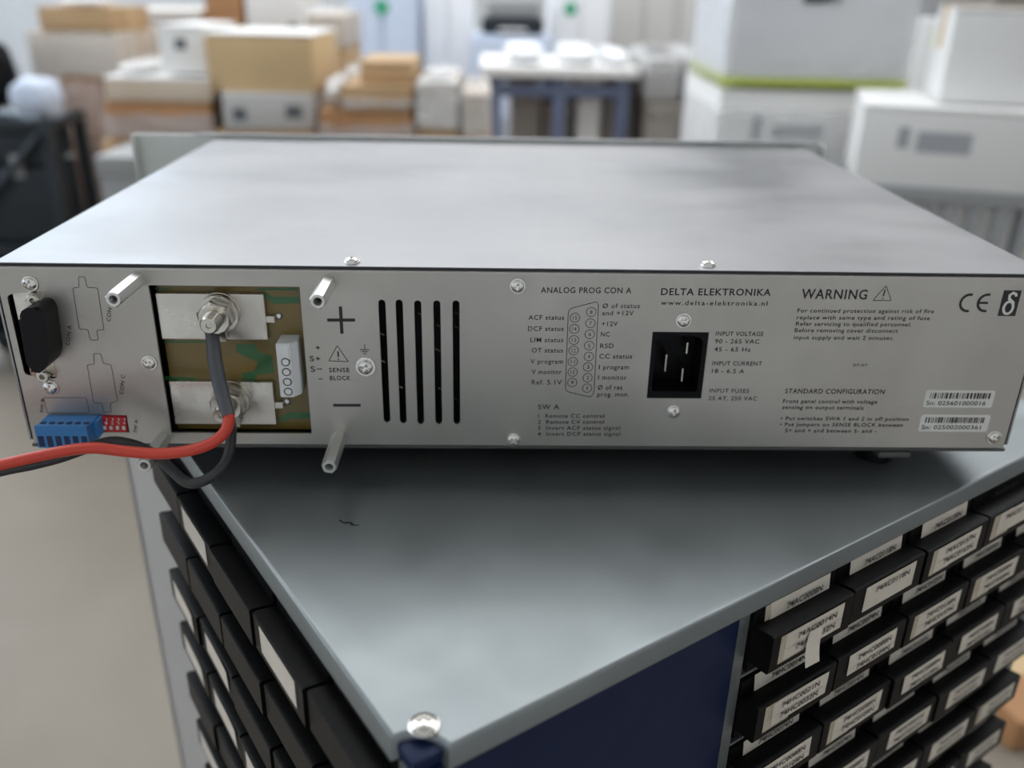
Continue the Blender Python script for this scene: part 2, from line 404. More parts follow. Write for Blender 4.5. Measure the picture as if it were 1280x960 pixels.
def drawer_mesh():
    bm = bmesh.new(); w = .0241
    bx(bm, -w, w, -.0002, .012, -.0305, -.0006, .0006)
    # grip: a box lip with slightly dished top
    prof = [(-.0002, -.0078), (-.0085, -.0066), (-.0097, -.0072), (-.0098, -.0238), (-.0090, -.0248), (-.0002, -.0248)]
    A = [bm.verts.new((-w, y, z)) for y, z in prof]; B = [bm.verts.new((w, y, z)) for y, z in prof]
    n = len(prof); bm.faces.new(A); bm.faces.new(B[::-1])
    for i in range(n): bm.faces.new((A[i], A[(i + 1) % n], B[(i + 1) % n], B[i]))
    return mesh_of(bm, 'drawer', True, 'drawer')
DRAWER = drawer_mesh()
def label_mesh(x0, x1, y, z0, z1, m, lean=0., curl=0.):
    bm = bmesh.new(); n = 6; A = []; 
    for i in range(n + 1):
        x = x0 + (x1 - x0) * i / n; c = -curl * (i / n) ** 3
        A.append((bm.verts.new((x, y + c, z1)), bm.verts.new((x, y + lean + c * .6, z0)), bm.verts.new((x, y + .0002 + c, z1)), bm.verts.new((x, y + .0002 + lean + c * .6, z0))))
    for a, b in zip(A, A[1:]):
        bm.faces.new((a[1], b[1], b[0], a[0])); bm.faces.new((a[2], b[2], b[3], a[3])); bm.faces.new((a[0], b[0], b[2], a[2])); bm.faces.new((a[3], b[3], b[1], a[1]))
    for a in (A[0], A[-1]): bm.faces.new((a[0], a[2], a[3], a[1]))
    return mesh_of(bm, m, False, 'label')
YF = -.0101
LF = [label_mesh(-.0168, .0178, YF, -.0205, -.0083, 'paper'), label_mesh(-.0150, .0185, YF, -.0200, -.0085, 'paper', curl=.0004), label_mesh(-.0165, .0170, YF, -.0188, -.0082, 'paper', lean=-.0003)]
LU = [label_mesh(-.0165, .0190, -.0007, -.0074, -.0003, 'paper', lean=-.0006), label_mesh(-.0172, .0170, -.0007, -.0075, .0002, 'paper', lean=-.0008)]
LOLD = [label_mesh(-.0195, -.004, YF + .00025, -.0215, -.0084, 'paperold'), label_mesh(-.0190, -.002, -.0005, -.0074, -.0006, 'paperold', lean=-.0004)]
def txt(lines, x, y, z, w, h, gap):
    bm = bmesh.new()
    for i, s in enumerate(lines):
        font_bm(bm, s, Matrix.Translation((x, y, z - i * gap)) @ Matrix.Rotation(math.pi / 2, 4, 'X'), w, h, 1.0, .012)
    ribl = [bm.verts.new(c) for c in ((-.0165, y, z - gap * .42), (.0172, y, z - gap * .42), (.0172, y, z - gap * .42 - .00012), (-.0165, y, z - gap * .42 - .00012))]
    if len(lines) > 1: bm.faces.new(ribl)
    return mesh_of(bm, 'ink', False, 'lettering')
TF = [txt(l, -.0105, YF - .00045, -.0128, .0235, .0028, .0052) for l in (['74AC0014N', '74AC0032N'], ['74AC0118N'], ['74AC0157N', '74AC0163N'], ['74HC0021N', '74HC0032N'], ['74HC0088N', '74HC0109N'], ['74HC0138N', '74HC0157N'])]
TU = [txt([l], -.0075, -.0016, -.0060, .0215, .0030, .0052) for l in ('74AC0008N', '74AC0118N', '74AC0138N', '74HC0014N', '74HC0074N', '74HC0125N')]
def place_drawer(mx, fl_, up, old, tf, tu, flap=False):
    d = inst('drawer', DRAWER, tower, TW @ mx)
    def sub(nm, me): o = link(nm, me, d)
    if fl_ is not None: sub('label', LF[fl_])
    if up is not None: sub('label', LU[up])
    for k in old: sub('label', LOLD[k])
    if tf is not None: sub('lettering', TF[tf])
    if tu is not None: sub('lettering', TU[tu])
    return d
rr = random.Random(3)
for r in range(NROW):
    for c in range(5):
        mx = block(0) @ Matrix.Translation((.0060 + .0250 + .05 * c, rr.uniform(-.0008, .0008) - (.0006 if r == 0 and c == 0 else 0), -.0075 - r * PITCH))
        if r == 0: fli, tf, tu = [0, 0, 0, 1, 1][c], [0, 1, 2, 1, 2][c], [0, 1, 2, 1, 2][c]
        elif r == 1: fli, tf, tu = [1, 2, 0, 1, 2][c], [3, 4, 5, 4, 5][c], [3, 4, 5, 4, 5][c]
        else: fli, tf, tu = rr.randrange(3), rr.randrange(3, 6), rr.randrange(3, 6)
        old = ([0, 1] if (r, c) == (0, 0) else [0] if rr.random() < .35 else [])
        if r == 1 and c == 0: old = [0]
        d = place_drawer(mx, fli, r % 2 if rr.random() < .9 else None, old, tf, tu)
        if r == 0 and c == 0:               # a label strip that has come loose and hangs off the grip
            bm = bmesh.new(); prev = None
            for k in range(9):
                t = k / 8; x = -.0005 - .004 * t; yy = YF - .0006 - .0035 * t * t; z = -.0125 - .0135 * t
                cur = (bm.verts.new((x - .0030, yy, z)), bm.verts.new((x + .0040, yy - .001, z + .001)))
                if prev: bm.faces.new((prev[0], prev[1], cur[1], cur[0]))
                prev = cur
            link('loose_label', mesh_of(bm, 'paper', True), d)
LEFT = {0: [None, 0, None, 0, None], 1: [None, None, None, None, None], 2: [None, None, None, 1, 1], 3: [None, 0, 2, 1, 1]}
for r in range(NROW):
    for c in range(5):
        # columns counted from the near corner
        x = BW - .0095 - .0250 - .05 * c
        mx = block(3) @ Matrix.Translation((x, rr.uniform(-.0010, .0010), -.0075 - r * PITCH))
        f = LEFT[r][c] if r in LEFT else (None if rr.random() < .2 else rr.randrange(3))
        place_drawer(mx, f, None, [], None, None)

# ------------------------------------------------------------------ the power supply
psu = thing('power_supply', 'brushed steel rack power supply lying on the drawer tower, connector side showing', 'power supply', (0, DB / 2, ZT))
HW = .221
ZP = PY(640, 338.5).z                       # top of the rear panel sheet
# cover: U of sheet over top and sides
bm = bmesh.new(); prof = [(-HW, .0015)] + [(-HW, HB - .0022)] + arc(-HW + .0022, HB - .0022, .0022, 180, 90, 5)[1:] + arc(HW - .0022, HB - .0022, .0022, 90, 0, 5) + [(HW, .0015)]
inn = [(HW - .0009, .0015)] + [(HW - .0009, HB - .0025), (HW - .0025, HB - .0009), (-HW + .0025, HB - .0009), (-HW + .0009, HB - .0025), (-HW + .0009, .0015)]
prism(bm, prof + inn, .0003, DB - .004); obj('cover', bm, 'cover', psu, True)
bm = bmesh.new(); bx(bm, -HW + .0004, HW - .0004, -.0002, .0034, ZP + .0002, HB - .00025); bx(bm, -HW + .0009, -HW + .0026, .001, .004, .001, HB - .002); bx(bm, HW - .0026, HW - .0009, .001, .004, .001, HB - .002)
obj('dark_edge_strip', bm, 'darkedge', psu)  # dark strips along the gaps between cover and rear panel
bm = bmesh.new(); bx(bm, -HW, HW, .0006, DB - .004, -.0024, -.0006, .0008); bx(bm, -HW + .0009, HW - .0009, DB - .012, DB - .005, -.0006, HB - .001); obj('bottom_tray', bm, 'tray', psu, True)
box('inner_chassis', -HW + .004, HW - .004, .040, DB - .02, .0005, HB - .004, 'dark', psu)
for x, y in ((PY(1118, 568).x, .02), (-PY(1118, 568).x, .02), (PY(1118, 568).x, DB - .06), (-PY(1118, 568).x, DB - .06)):
    bm = bmesh.new(); 
    for rad, za, zb in ((.0095, ZT + .0002, -.0055), (.0075, -.0055, -.0022)):
        r_ = bmesh.ops.create_cone(bm, cap_ends=True, segments=24, radius1=rad * .92, radius2=rad, depth=zb - za)
        for v in r_['verts']: v.co += Vector((x, y, (za + zb) / 2))
    obj('foot', bm, 'blackplastic', psu, True)
# catch under the rear edge, right of the inlet
a, b = PY(1097, 566), PY(1138, 566)
box('bottom_clip', a.x, b.x, -.0012, .006, -.0052, -.0020, 'tray', psu, .0012)
# front panel with its ears, far side
ya = DB - .004
eL, eR = PY(167, 168, ya), PY(1029, 180, ya)
bm = bmesh.new(); bx(bm, eL.x, eR.x, ya, ya + .004, -.002, .0850, .0006)
bx(bm, eL.x, eL.x + .0012, ya - .006, ya, -.002, .0848); bx(bm, eR.x - .0012, eR.x, ya - .006, ya, -.002, .0848)
front = obj('front_panel', bm, 'front', psu, True)
box('top_strip', eL.x + .045, eR.x - .004, ya - .0015, ya + .0045, .0850, .0858, 'cover', front)

# rear panel outline and openings
holes = []
win = [xz(187, 357), xz(375, 358), xz(389, 540), xz(213, 543)]
wx0 = (win[0][0] + win[3][0]) / 2; wx1 = (win[1][0] + win[2][0]) / 2; wz1 = (win[0][1] + win[1][1]) / 2; wz0 = (win[2][1] + win[3][1]) / 2
holes.append([(wx0, wz0), (wx1, wz0), (wx1, wz1), (wx0, wz1)])
slots = [((477, 376), (484, 528)), ((499, 376), (504, 529)), ((522, 377), (526, 530)), ((546, 377), (548.5, 530)), ((570, 377), (571, 530))]
for (u0, v0), (u1, v1) in slots:
    a, b = PY(u0, v0 - 1.5), PY(u1, v1); x = (a.x + b.x) / 2; r = .0015
    holes.append(arc(x, a.z - r, r, 0, 180, 8) + arc(x, b.z + r, r, 180, 360, 8))
i0, i1 = PY(815, 416), PY(873, 498); inx0 = (PY(816, 416).x + PY(808, 498).x) / 2; inx1 = (PY(885, 415).x + PY(878, 498).x) / 2
inz1 = (PY(816, 415).z + PY(885, 415).z) / 2; inz0 = (PY(808, 498).z + PY(878, 498).z) / 2
holes.append([(inx0, inz0), (inx1, inz0), (inx1, inz1), (inx0, inz1)])
dz1 = PY(30, 363).z; dz0 = PY(50, 474).z; dx0 = PY(22, 400).x - .0022; dx1 = dx0 + .0135
holes.append(rpoly([(dx0, dz0 + .002), (dx1, dz0), (dx1, dz1), (dx0, dz1 - .002)], .002, 3))
s0, s1 = PY(128, 520), PY(161, 539); sz1 = PY(145, 519).z; sz0 = PY(145, 540.5).z; sx0 = PY(126, 530).x; sx1 = PY(160, 530).x
holes.append([(sx0, sz0), (sx1, sz0), (sx1, sz1), (sx0, sz1)])
PXW = .2192
bm = plate([(-PXW, 0), (PXW, 0), (PXW, ZP - .0015), (-PXW, ZP - .0015)], holes, 0, .0012)
# rolled upper edge and lower fold
for zc, sg in ((ZP - .0015, 1),):
    A = []
    for k in range(7):
        t = math.radians(90 * k / 6); A.append((.0015 - .0015 * math.cos(t), zc + sg * .0015 * math.sin(t)))
    A.append((.006, zc + sg * .0015))
    rows = [[bm.verts.new((x, y, z)) for y, z in A] for x in (-PXW, PXW)]
    for k in range(len(A) - 1): bm.faces.new((rows[0][k], rows[1][k], rows[1][k + 1], rows[0][k + 1]))
rear = obj('rear_panel', bm, 'panel', psu, False)
for p in rear.data.polygons: p.use_smooth = False

def panel_screw(u, v, me=SCREW, rot=None, y=0.):
    q = PY(u, v, y); return inst('screw', me, psu, Matrix.Translation(q) @ Matrix.Rotation(rot if rot is not None else random.uniform(0, 1.5), 4, 'Y'))
for u, v in ((38, 354), (64, 484), (187, 453), (647, 357), (642, 549), (854, 400), (842, 514), (1242, 546)): panel_screw(u, v)
panel_screw(457, 458, SCREWGND, .5)
for u, v in ((440, 328), (885, 332)):
    q = PZ(u, v, HB); inst('screw', SCREW, psu, Matrix.Translation((q.x, q.y, HB)) @ Matrix.Rotation(-math.pi / 2, 4, 'X'))
for u, v in ((440, 328), (885, 332)):
    q = PZ(u, v, HB); inst('screw', SCREW, psu, Matrix.Translation((q.x, DB - .02, HB)) @ Matrix.Rotation(-math.pi / 2, 4, 'X')) if False else None
# hexagonal standoffs with threaded bores
def standoff_mesh(L):
    bm = bmesh.new(); R = .0034
    hx = hexr(R); c = R * math.cos(math.pi / 6)
    revolve(bm, [(hx, 0), (hx, L - .0006), (c * .96, L), (.0018, L), (.0016, L - .0003), (.0016, L - .012)], 12)
    return mesh_of(bm, 'alu', True, 'standoff')
for (bu, bv), (tu_, tv_) in (((172, 349), (144, 377)), ((410, 353), (397, 377)), ((204, 549), (177, 580)), ((424, 546), (411, 584))):
    q = PY(bu, bv); best = min(np.arange(.015, .035, .0005), key=lambda L: (PY(tu_, tv_, -L) - Vector((q.x, -L, q.z))).length)
    inst('standoff', standoff_mesh(float(best)), psu, Matrix.Translation(q) @ Matrix.Rotation(.26, 4, 'Y'))

# circuit board behind the window
yb = .0062
bm = bmesh.new(); bx(bm, wx0 + .0008, wx1 + .012, yb, yb + .0016, wz0 - .001, wz1 + .001); board = obj('circuit_board', bm, 'pcb', psu)
def patch(pts, y=yb - .00006):
    bm = bmesh.new(); bm.faces.new([bm.verts.new((*(lambda q: (q[0],))(xz(u, v, yb)), y, xz(u, v, yb)[1])) for u, v in pts][::-1]); obj('green_trace', bm, 'mask', board)
for pts in ([(193, 359), (215, 359), (212, 362), (194, 362)], [(330, 363), (340, 371), (374, 371), (375, 379), (343, 380), (331, 372)],
            [(295, 430), (318, 430), (325, 441), (340, 444), (343, 466), (322, 468), (318, 476), (305, 476), (302, 466), (318, 464), (322, 452), (306, 445), (296, 440)],
            [(205, 470), (246, 472), (246, 476), (206, 475)], [(348, 522), (362, 515), (388, 516), (388, 523), (364, 523), (352, 528)], [(205, 426), (262, 426), (262, 428.5), (205, 428.5)],
            [(318, 360), (372, 360), (372, 363), (326, 363)]): patch(pts)
# bus bars with bolt, nut and washer
def busbar(px, nut, tip, lbl):
    yf = .0030; q = [xz(u, v, yf) for u, v in px]
    x0 = (q[0][0] + q[3][0]) / 2; x1 = (q[1][0] + q[2][0]) / 2; z1 = (q[0][1] + q[1][1]) / 2; z0 = (q[2][1] + q[3][1]) / 2
    bm = bmesh.new(); bx(bm, x0, x1, yf, yb - .0001, z0, z1, .0003)
    zm = (z0 + z1) / 2 - .001; bx(bm, x1 - .001, x1 + .0035, yf + .0004, yb, zm - .0014, zm + .0014)
    b = obj('bus_bar', bm, 'bar', psu); b['label'] = lbl
    bm = bmesh.new(); revolve(bm, [(.0018, 0), (.0014, .0008), (.0006, .0012)], 12, Matrix.Translation((x1 + .0048, yb, zm + .0006))); obj('solder_joint', bm, 'solder', b, True)
    c = PY(*nut, -.004); B = Matrix.Translation((c.x, yf, c.z))
    bm = bmesh.new(); revolve(bm, [(.0086, 0), (.0086, .0012), (.0082, .0014)], 28, B); obj('washer', bm, 'nickel', b, True)
    bm = bmesh.new(); hx = hexr(.0075); cc = .0065
    revolve(bm, [(.0084, .0036), (.0084, .0044), (cc, .0045), (hx, .0052), (hx, .0098), (cc * .97, .0106), (.0041, .0106)], 12, B @ Matrix.Rotation(.35, 4, 'Y')); obj('nut', bm, 'nickel', b, True)
    L = .0180
    bm = bmesh.new(); prof = []
    h = .0
    while h < L - .0012: prof += [(.0040, h), (.0036, h + .0005)]; h += .001
    prof += [(.0038, L - .0010), (.0031, L), (.0012, L), (.0010, L - .0008)]
    revolve(bm, prof, 20, B); obj('stud', bm, 'nickel', b, True)
    return c, x0, x1, z0, z1
c1 = busbar([(193, 367), (329, 368), (335, 424), (203, 425)], (270, 396), (258, 407), 'upper tinned bus bar with the plus bolt')
c2 = busbar([(211, 478), (340, 477), (346, 530), (219, 531)], (285, 506), (268, 517), 'lower tinned bus bar with the minus bolt')
# sense terminal block on the board
q0, q1 = xz(342, 425, -.002), xz(368, 496, -.002)
bm = bmesh.new(); yfr = -.0050
xa, xb_ = xz(347, 460, yfr)[0], xz(372, 460, yfr)[0]; za, zb = xz(358, 497, yfr)[1], xz(358, 430, yfr)[1]
prf = [(xa, yfr), (xb_ - .0030, yfr), (xb_, yfr + .0035), (xb_, yb), (xa, yb)]
for (za_, zb_) in ((za, zb),):
    A = [bm.verts.new((x, y, za_)) for x, y in prf]; B = [bm.verts.new((x, y, zb_)) for x, y in prf]; n = len(prf)
    bm.faces.new(A); bm.faces.new(B[::-1])
    for i in range(n): bm.faces.new((A[i], A[(i + 1) % n], B[(i + 1) % n], B[i]))
bmesh.ops.bevel(bm, geom=bm.edges[:], offset=.0004, segments=2, affect='EDGES')
sb = obj('sense_terminal_block', bm, 'greyblock', psu, True)
for k in range(4):
    z = zb - (zb - za) * (.33 + .185 * k); x = xa + .0036
    bm = bmesh.new(); revolve(bm, [(.0019, .00005), (.0019, .0002), (.0016, .0002), (.0015, -.0002)], 16, Matrix.Translation((x, yfr, z))); obj('screw_well', bm, 'tray', sb, True)
    bm = bmesh.new(); revolve(bm, [(.0014, 0), (.0014, .00025)], 14, Matrix.Translation((x, yfr, z))); bx(bm, x - .0013, x + .0013, yfr - .00032, yfr - .0002, z - .0002, z + .0002); obj('terminal_screw', bm, 'solder', sb)
# something inside the vents: fan finger wires and a dark board edge
bm = bmesh.new()
for u, v in ((477, 418), (478, 452), (549, 408), (547, 438), (551, 487), (500, 484), (526, 393), (572, 410), (571, 500), (572, 392)):
    c = PY(u, v, .012); tube(bm, [c + Vector((-.0012, 0, .0008)), c + Vector((.0012, 0, -.0004))], .0004, 6)
obj('vent_wiring', bm, 'nickel', psu)

# connector CON A: flange, jack nuts, black dust cap
bm = bmesh.new(); bx(bm, dx0 + .0022, dx1 - .0003, .0004, .003, dz0 + .0008, dz1 - .0006, .0005); dsub = obj('d_connector', bm, 'nickel', psu, True)
for u, v in ((42, 375), (54, 470)):
    c = PY(u, v, -.003); bm = bmesh.new(); hx = hexr(.0030)
    revolve(bm, [(hx, 0), (hx, .0048), (.0024, .0052), (.0012, .0052), (.0011, .003)], 12, Matrix.Translation((c.x, .001, c.z))); obj('jack_nut', bm, 'nickel', dsub, True)
yc = -.0125
capf = [xz(u, v, yc) for u, v in ((22, 394), (31, 385), (47, 384), (54, 393), (62, 449), (57, 462), (44, 469), (34, 461))]
cx_ = sum(p[0] for p in capf) / 8; cz_ = sum(p[1] for p in capf) / 8
capf = [(cx_ + (x - cx_) * 1.0, z) for x, z in capf]
bm = bmesh.new(); prism(bm, rpoly(capf, .0035, 4), yc, .0005)
es = [e for e in bm.edges if all(abs(v.co.y - yc) < 1e-6 for v in e.verts)]
bmesh.ops.bevel(bm, geom=es, offset=.0012, segments=3, affect='EDGES')
obj('dust_cap', bm, 'blackplastic', psu, True)
# blue plug-in terminal
yt = -.0130
bz1 = xz(85, 522, -.003)[1]; fz1 = xz(85, 533, yt)[1]; fz0 = xz(85, 560, yt)[1]; fx0 = xz(45, 545, yt)[0]; fx1 = xz(110, 545, yt)[0]
bm = bmesh.new(); prf = [(-.0005, bz1), (yt + .004, bz1), (yt, fz1), (yt, fz0), (-.0005, fz0)]
A = [bm.verts.new((fx0, y, z)) for y, z in prf]; B = [bm.verts.new((fx1, y, z)) for y, z in prf]; n = len(prf)
bm.faces.new(A); bm.faces.new(B[::-1])
for i in range(n): bm.faces.new((A[i], A[(i + 1) % n], B[(i + 1) % n], B[i]))
bx(bm, fx1 - .001, fx1 + .0016, -.006, 0, fz0 + .002, bz1 - .0005)
bt = obj('plug_terminal', bm, 'blue', psu)
for k in range(6):
    x = fx0 + (fx1 - fx0) * (k + .5) / 6; w = (fx1 - fx0) / 6
    bm = bmesh.new(); bx(bm, x - w * .32, x + w * .32, yt - .00012, yt + .001, fz0 + .0006, fz0 + (fz1 - fz0) * .55); obj('wire_entry', bm, 'bluehole', bt)
    n_ = Vector((0, -(bz1 - fz1), .004)).normalized(); c = Vector((x, yt + .002, (bz1 + fz1) / 2))
    m3 = Matrix.Translation((x, yt + .0045, bz1)) @ Matrix.Rotation(-math.pi / 2, 4, 'X')
    bm = bmesh.new(); revolve(bm, [(w * .34, 0), (w * .34, .0002), (w * .26, .0002)], 14, m3); obj('clamp_screw', bm, 'bluehole', bt)
# red switch bank
bm = bmesh.new(); bx(bm, sx0 + .001, sx1 - .0004, -.0012, .004, sz0 + .0007, sz1 - .0004, .0003); sw = obj('switch_bank', bm, 'red', psu)
for k in range(4):
    x = sx0 + .0022 + (sx1 - sx0 - .0036) * k / 3; zc = (sz0 + sz1) / 2
    bm = bmesh.new(); bx(bm, x - .0006, x + .0006, -.0019, -.0010, zc - .0020, zc - .0004, .0001); obj('slider', bm, 'white', sw)
bm = bmesh.new()
for k in range(4): panel_text(bm, str(k + 1), 133 + k * 7.5, 529, 136 + k * 7.5, 529, 4, y=-.0013)
for k in range(4): panel_text(bm, 'I', 134.5 + k * 7.5, 524, 135.8 + k * 7.5, 524, 3, y=-.0013)
obj('switch_print', bm, 'white', sw)
# mains inlet: deep black well with three blades
bm = bmesh.new(); yi = .016
o_ = [(inx0 - .0005, inz0 - .0005), (inx1 + .0005, inz0 - .0005), (inx1 + .0005, inz1 + .0005), (inx0 - .0005, inz1 + .0005)]
i_ = rpoly([(inx0 + .002, inz0 + .003), (inx1 - .002, inz0 + .003), (inx1 - .002, inz1 - .0035), (inx1 - .006, inz1 - .002), (inx0 + .006, inz1 - .002), (inx0 + .002, inz1 - .0035)], .001, 2)
b2 = plate(o_, [i_], .0006, yi); me = bpy.data.meshes.new('t'); b2.to_mesh(me); bm.from_mesh(me); b2.free()
bx(bm, o_[0][0], o_[1][0], yi - .0005, yi + .001, o_[0][1], o_[2][1])
inlet = obj('mains_inlet', bm, 'inlet', psu)
for u0, v0, u1, v1 in ((857, 429, 859, 439), (832, 444, 831, 461), (851, 461, 853, 474)):
    a, b = PY(u0, v0, .006), PY(u1, v1, .006); x = (a.x + b.x) / 2
    bm = bmesh.new(); bx(bm, x - .0004, x + .0004, .0045, yi, b.z - .0008, a.z + .0008, .0003); obj('pin', bm, 'nickel', inlet)
# ---- printing
def printed(fn, name='lettering', m='ink', parent=None):
    bm = bmesh.new(); fn(bm); return obj(name, bm, m, parent or rear)
def block_text(lines, cap, bold=0., sp=1.12):
    def f(bm):
        for s, u0, v0, u1, v1 in lines: panel_text(bm, s, u0, v0, u1, v1, cap, spacing=sp, bold=bold)
    return printed(f)
block_text([('ANALOG PROG CON A', 676, 366, 789, 366.5)], 7.5, .012)
block_text([('DELTA ELEKTRONIKA', 826, 368.5, 963, 369.5)], 8.8, .016)
block_text([('www.delta-elektronika.nl', 826, 381, 959, 382)], 6, .008, 1.25)
block_text([('WARNING', 1001, 373, 1083, 374)], 12.5, .016)
block_text([('For continued protection against risk of fire', 996.5, 390.5, 1167, 391.5), ('replace with same type and rating of fuse', 995.5, 399, 1162, 400), ('Refer servicing to qualified personnel.', 994.5, 407, 1139, 408),
            ('Before removing cover disconnect', 993, 415, 1122, 416), ('input supply and wait 2 minutes.', 992, 424, 1117, 425)], 5.2, .010)
block_text([('07-07', 1066, 458, 1084, 458)], 3.5, 0.)
block_text([('STANDARD CONFIGURATION', 981, 491.5, 1105, 492.5)], 6.2, .012)
block_text([('Front panel control with voltage', 978.5, 503.5, 1096, 504.5), ('sensing on output terminals', 977.5, 511, 1079, 512)], 5, .010)
block_text([('\u2022 Put switches SWA 1 and 2 in off position', 975.5, 525, 1135, 526), ('\u2022 Put jumpers on SENSE BLOCK between', 974.5, 532.5, 1128, 533.5), ('S+ and + and between S- and -', 981, 540, 1095, 541)], 4.8, .010)
block_text([('INPUT VOLTAGE', 894.5, 419.5, 954, 420), ('90 - 265 VAC', 893.5, 429, 949, 429.5), ('45 - 65 Hz', 892.5, 439, 938, 439.5)], 5.6, .010)
block_text([('INPUT CURRENT', 890, 456.5, 952, 457), ('18 - 6.5 A', 889.5, 466, 930, 466.5)], 5.4, .010)
block_text([('INPUT FUSES', 886.5, 490.5, 936, 491), ('25 AT, 250 VAC', 885.5, 500, 946, 500.5)], 5.2, .010)
block_text([('SW A', 672.5, 511.5, 699, 511.5)], 6.2, .014)
block_text([('1  Remote CC control', 672.5, 522, 755.5, 522), ('2  Remote CV control', 672.3, 529.5, 755, 529.5), ('3  Invert ACF status signal', 672, 537, 775, 537), ('4  Invert DCF status signal', 672, 544.5, 775, 544.5)], 4.9, .010)
block_text([('ACF status', 660.5, 399.5, 705, 399.5), ('DCF status', 660, 413.5, 704.5, 413.5), ('LIM status', 663, 427.5, 704, 427.5), ('OT status', 664.5, 440.5, 703.5, 440.5), ('V program', 663, 454.5, 703.5, 454.5), ('V monitor', 664.5, 467.5, 702, 467.5), ('Ref. 5.1V', 664.5, 480.5, 702, 480.5)], 6, .010)
block_text([('\u00d8 of status', 753, 385, 799.5, 385), ('and +12V', 752.5, 394, 792, 394), ('+12V', 752, 407.5, 772, 407.5), ('NC', 751, 420.5, 762, 420.5), ('RSD', 750, 435, 767, 435), ('CC status', 749, 448, 790, 448), ('I program', 748.5, 461.5, 786, 461.5), ('I monitor', 747.5, 474.5, 783, 474.5), ('\u00d8 of ret', 747, 487, 778, 487), ('prog. mon.', 746.5, 495.5, 786, 495.5)], 6, .010)
block_text([('+', 395, 438, 400.5, 438), ('S+', 387.5, 451.5, 401, 451.5), ('S\u2212', 388.5, 464.5, 403, 464.5), ('\u2212', 398.5, 477, 403.5, 477)], 7, .012)
block_text([('SENSE', 411.5, 465, 437, 465), ('BLOCK', 412.5, 475, 438.5, 475)], 5.6, .014)
def signs(bm):
    for (u0, v0), (u1, v1) in (((409, 400), (444, 400)), ((416.5, 506.5), (451, 506.5))): ribbon(bm, [xz(u0, v0), xz(u1, v1)], .0014)
    ribbon(bm, [xz(425.5, 383), xz(427.5, 417)], .0014, y=-.00013)
printed(signs, 'polarity_mark')
def tri(pts, mark, w):
    def f(bm):
        ribbon(bm, rpoly([xz(u, v) for u, v in pts], .0004, 2), w, closed=True)
        (u, v), (u2, v2), (u3, v3) = mark; ribbon(bm, [xz(u, v), xz(u2, v2)], .0006, y=-.00013); ribbon(bm, [xz(u3, v3 - .8), xz(u3, v3 + .8)], .0006, y=-.00013)
    printed(f, 'warning_triangle')
tri([(421.5, 432), (411, 451), (435.5, 452)], ((422.5, 439), (423, 446), (423.2, 449)), .0003)
tri([(1107.5, 357), (1091, 375.5), (1114, 375.5)], ((1106.3, 362), (1104, 370), (1103.3, 373)), .0003)
def ground(bm):
    ribbon(bm, [xz(456, 430), xz(456, 437)], .0003)
    for k, w in enumerate((6, 4, 1.8)): ribbon(bm, [xz(456 - w, 437 + k * 2.4), xz(456 + w, 437 + k * 2.4)], .0003, y=-.00013)
printed(ground, 'ground_mark')
def pinout(bm):
    ribbon(bm, rpoly([xz(u, v) for u, v in ((710.5, 386), (746, 377), (748, 381), (742.5, 490), (739, 496.5), (706.5, 489))], .0022, 4), .00028, closed=True)
    L = [(15, 718.6, 397), (14, 717.8, 411), (13, 717.3, 425), (12, 716.9, 438), (11, 716, 452), (10, 715.8, 465), (9, 715.2, 478), (8, 739, 390), (7, 738, 404), (6, 737.2, 417.7), (5, 736.4, 432), (4, 736, 445.5), (3, 735, 458.7), (2, 734.4, 472), (1, 733.8, 485)]
    for n, u, v in L:
        c = PY(u, v); ribbon(bm, arc(c.x, c.z, .00205, 0, 360, 20)[:-1], .00026, closed=True)
        w = 2.6 if n > 9 else 1.5 if n > 1 else .5; panel_text(bm, str(n), u - w, v + 2.4, u + w, v + 2.4, 5)
printed(pinout, 'pinout_diagram')
def ce(bm):
    for u, cut in ((1205.5, 0), (1227.5, 1)):
        c = PY(u + 4, 378.5); ribbon(bm, arc(c.x + .0006, c.z, .0037, 78, 282, 18), .0011)
        if cut: ribbon(bm, [(c.x - .003, c.z), (c.x + .0012, c.z)], .0010, y=-.00013)
printed(ce, 'ce_mark')
def rct(bm, u0, v0, u1, v1, y=-.0001):
    pts = [xz(u0, v0), xz(u1, v0), xz(u1, v1), xz(u0, v1)]; bm.faces.new([bm.verts.new((x, y, z)) for x, z in pts])
lg0, lg1 = PY(1251, 379).x, PY(1273, 379).x; lz0, lz1 = PY(1262, 395).z, PY(1262, 363).z
lgo = printed(lambda bm: bx(bm, lg0, lg1, -.0001, .0001, lz0, lz1), 'maker_emblem')
def delta(bm):
    cx, cz, w, h = (lg0 + lg1) / 2, (lz0 + lz1) / 2, lg1 - lg0, lz1 - lz0
    ell = [(cx - .02 * w + .26 * w * math.cos(t), cz - .17 * h + .24 * h * math.sin(t)) for t in [2 * math.pi * k / 24 for k in range(24)]]
    ribbon(bm, ell, .0011, closed=True, y=-.00018)
    ribbon(bm, [(cx + .22 * w, cz - .12 * h), (cx + .18 * w, cz + .04 * h), (cx - .10 * w, cz + .18 * h), (cx - .12 * w, cz + .32 * h), (cx + .04 * w, cz + .41 * h), (cx + .22 * w, cz + .36 * h), (cx + .26 * w, cz + .27 * h)], .0011, y=-.0002)
printed(delta, 'emblem_letter', 'sticker')
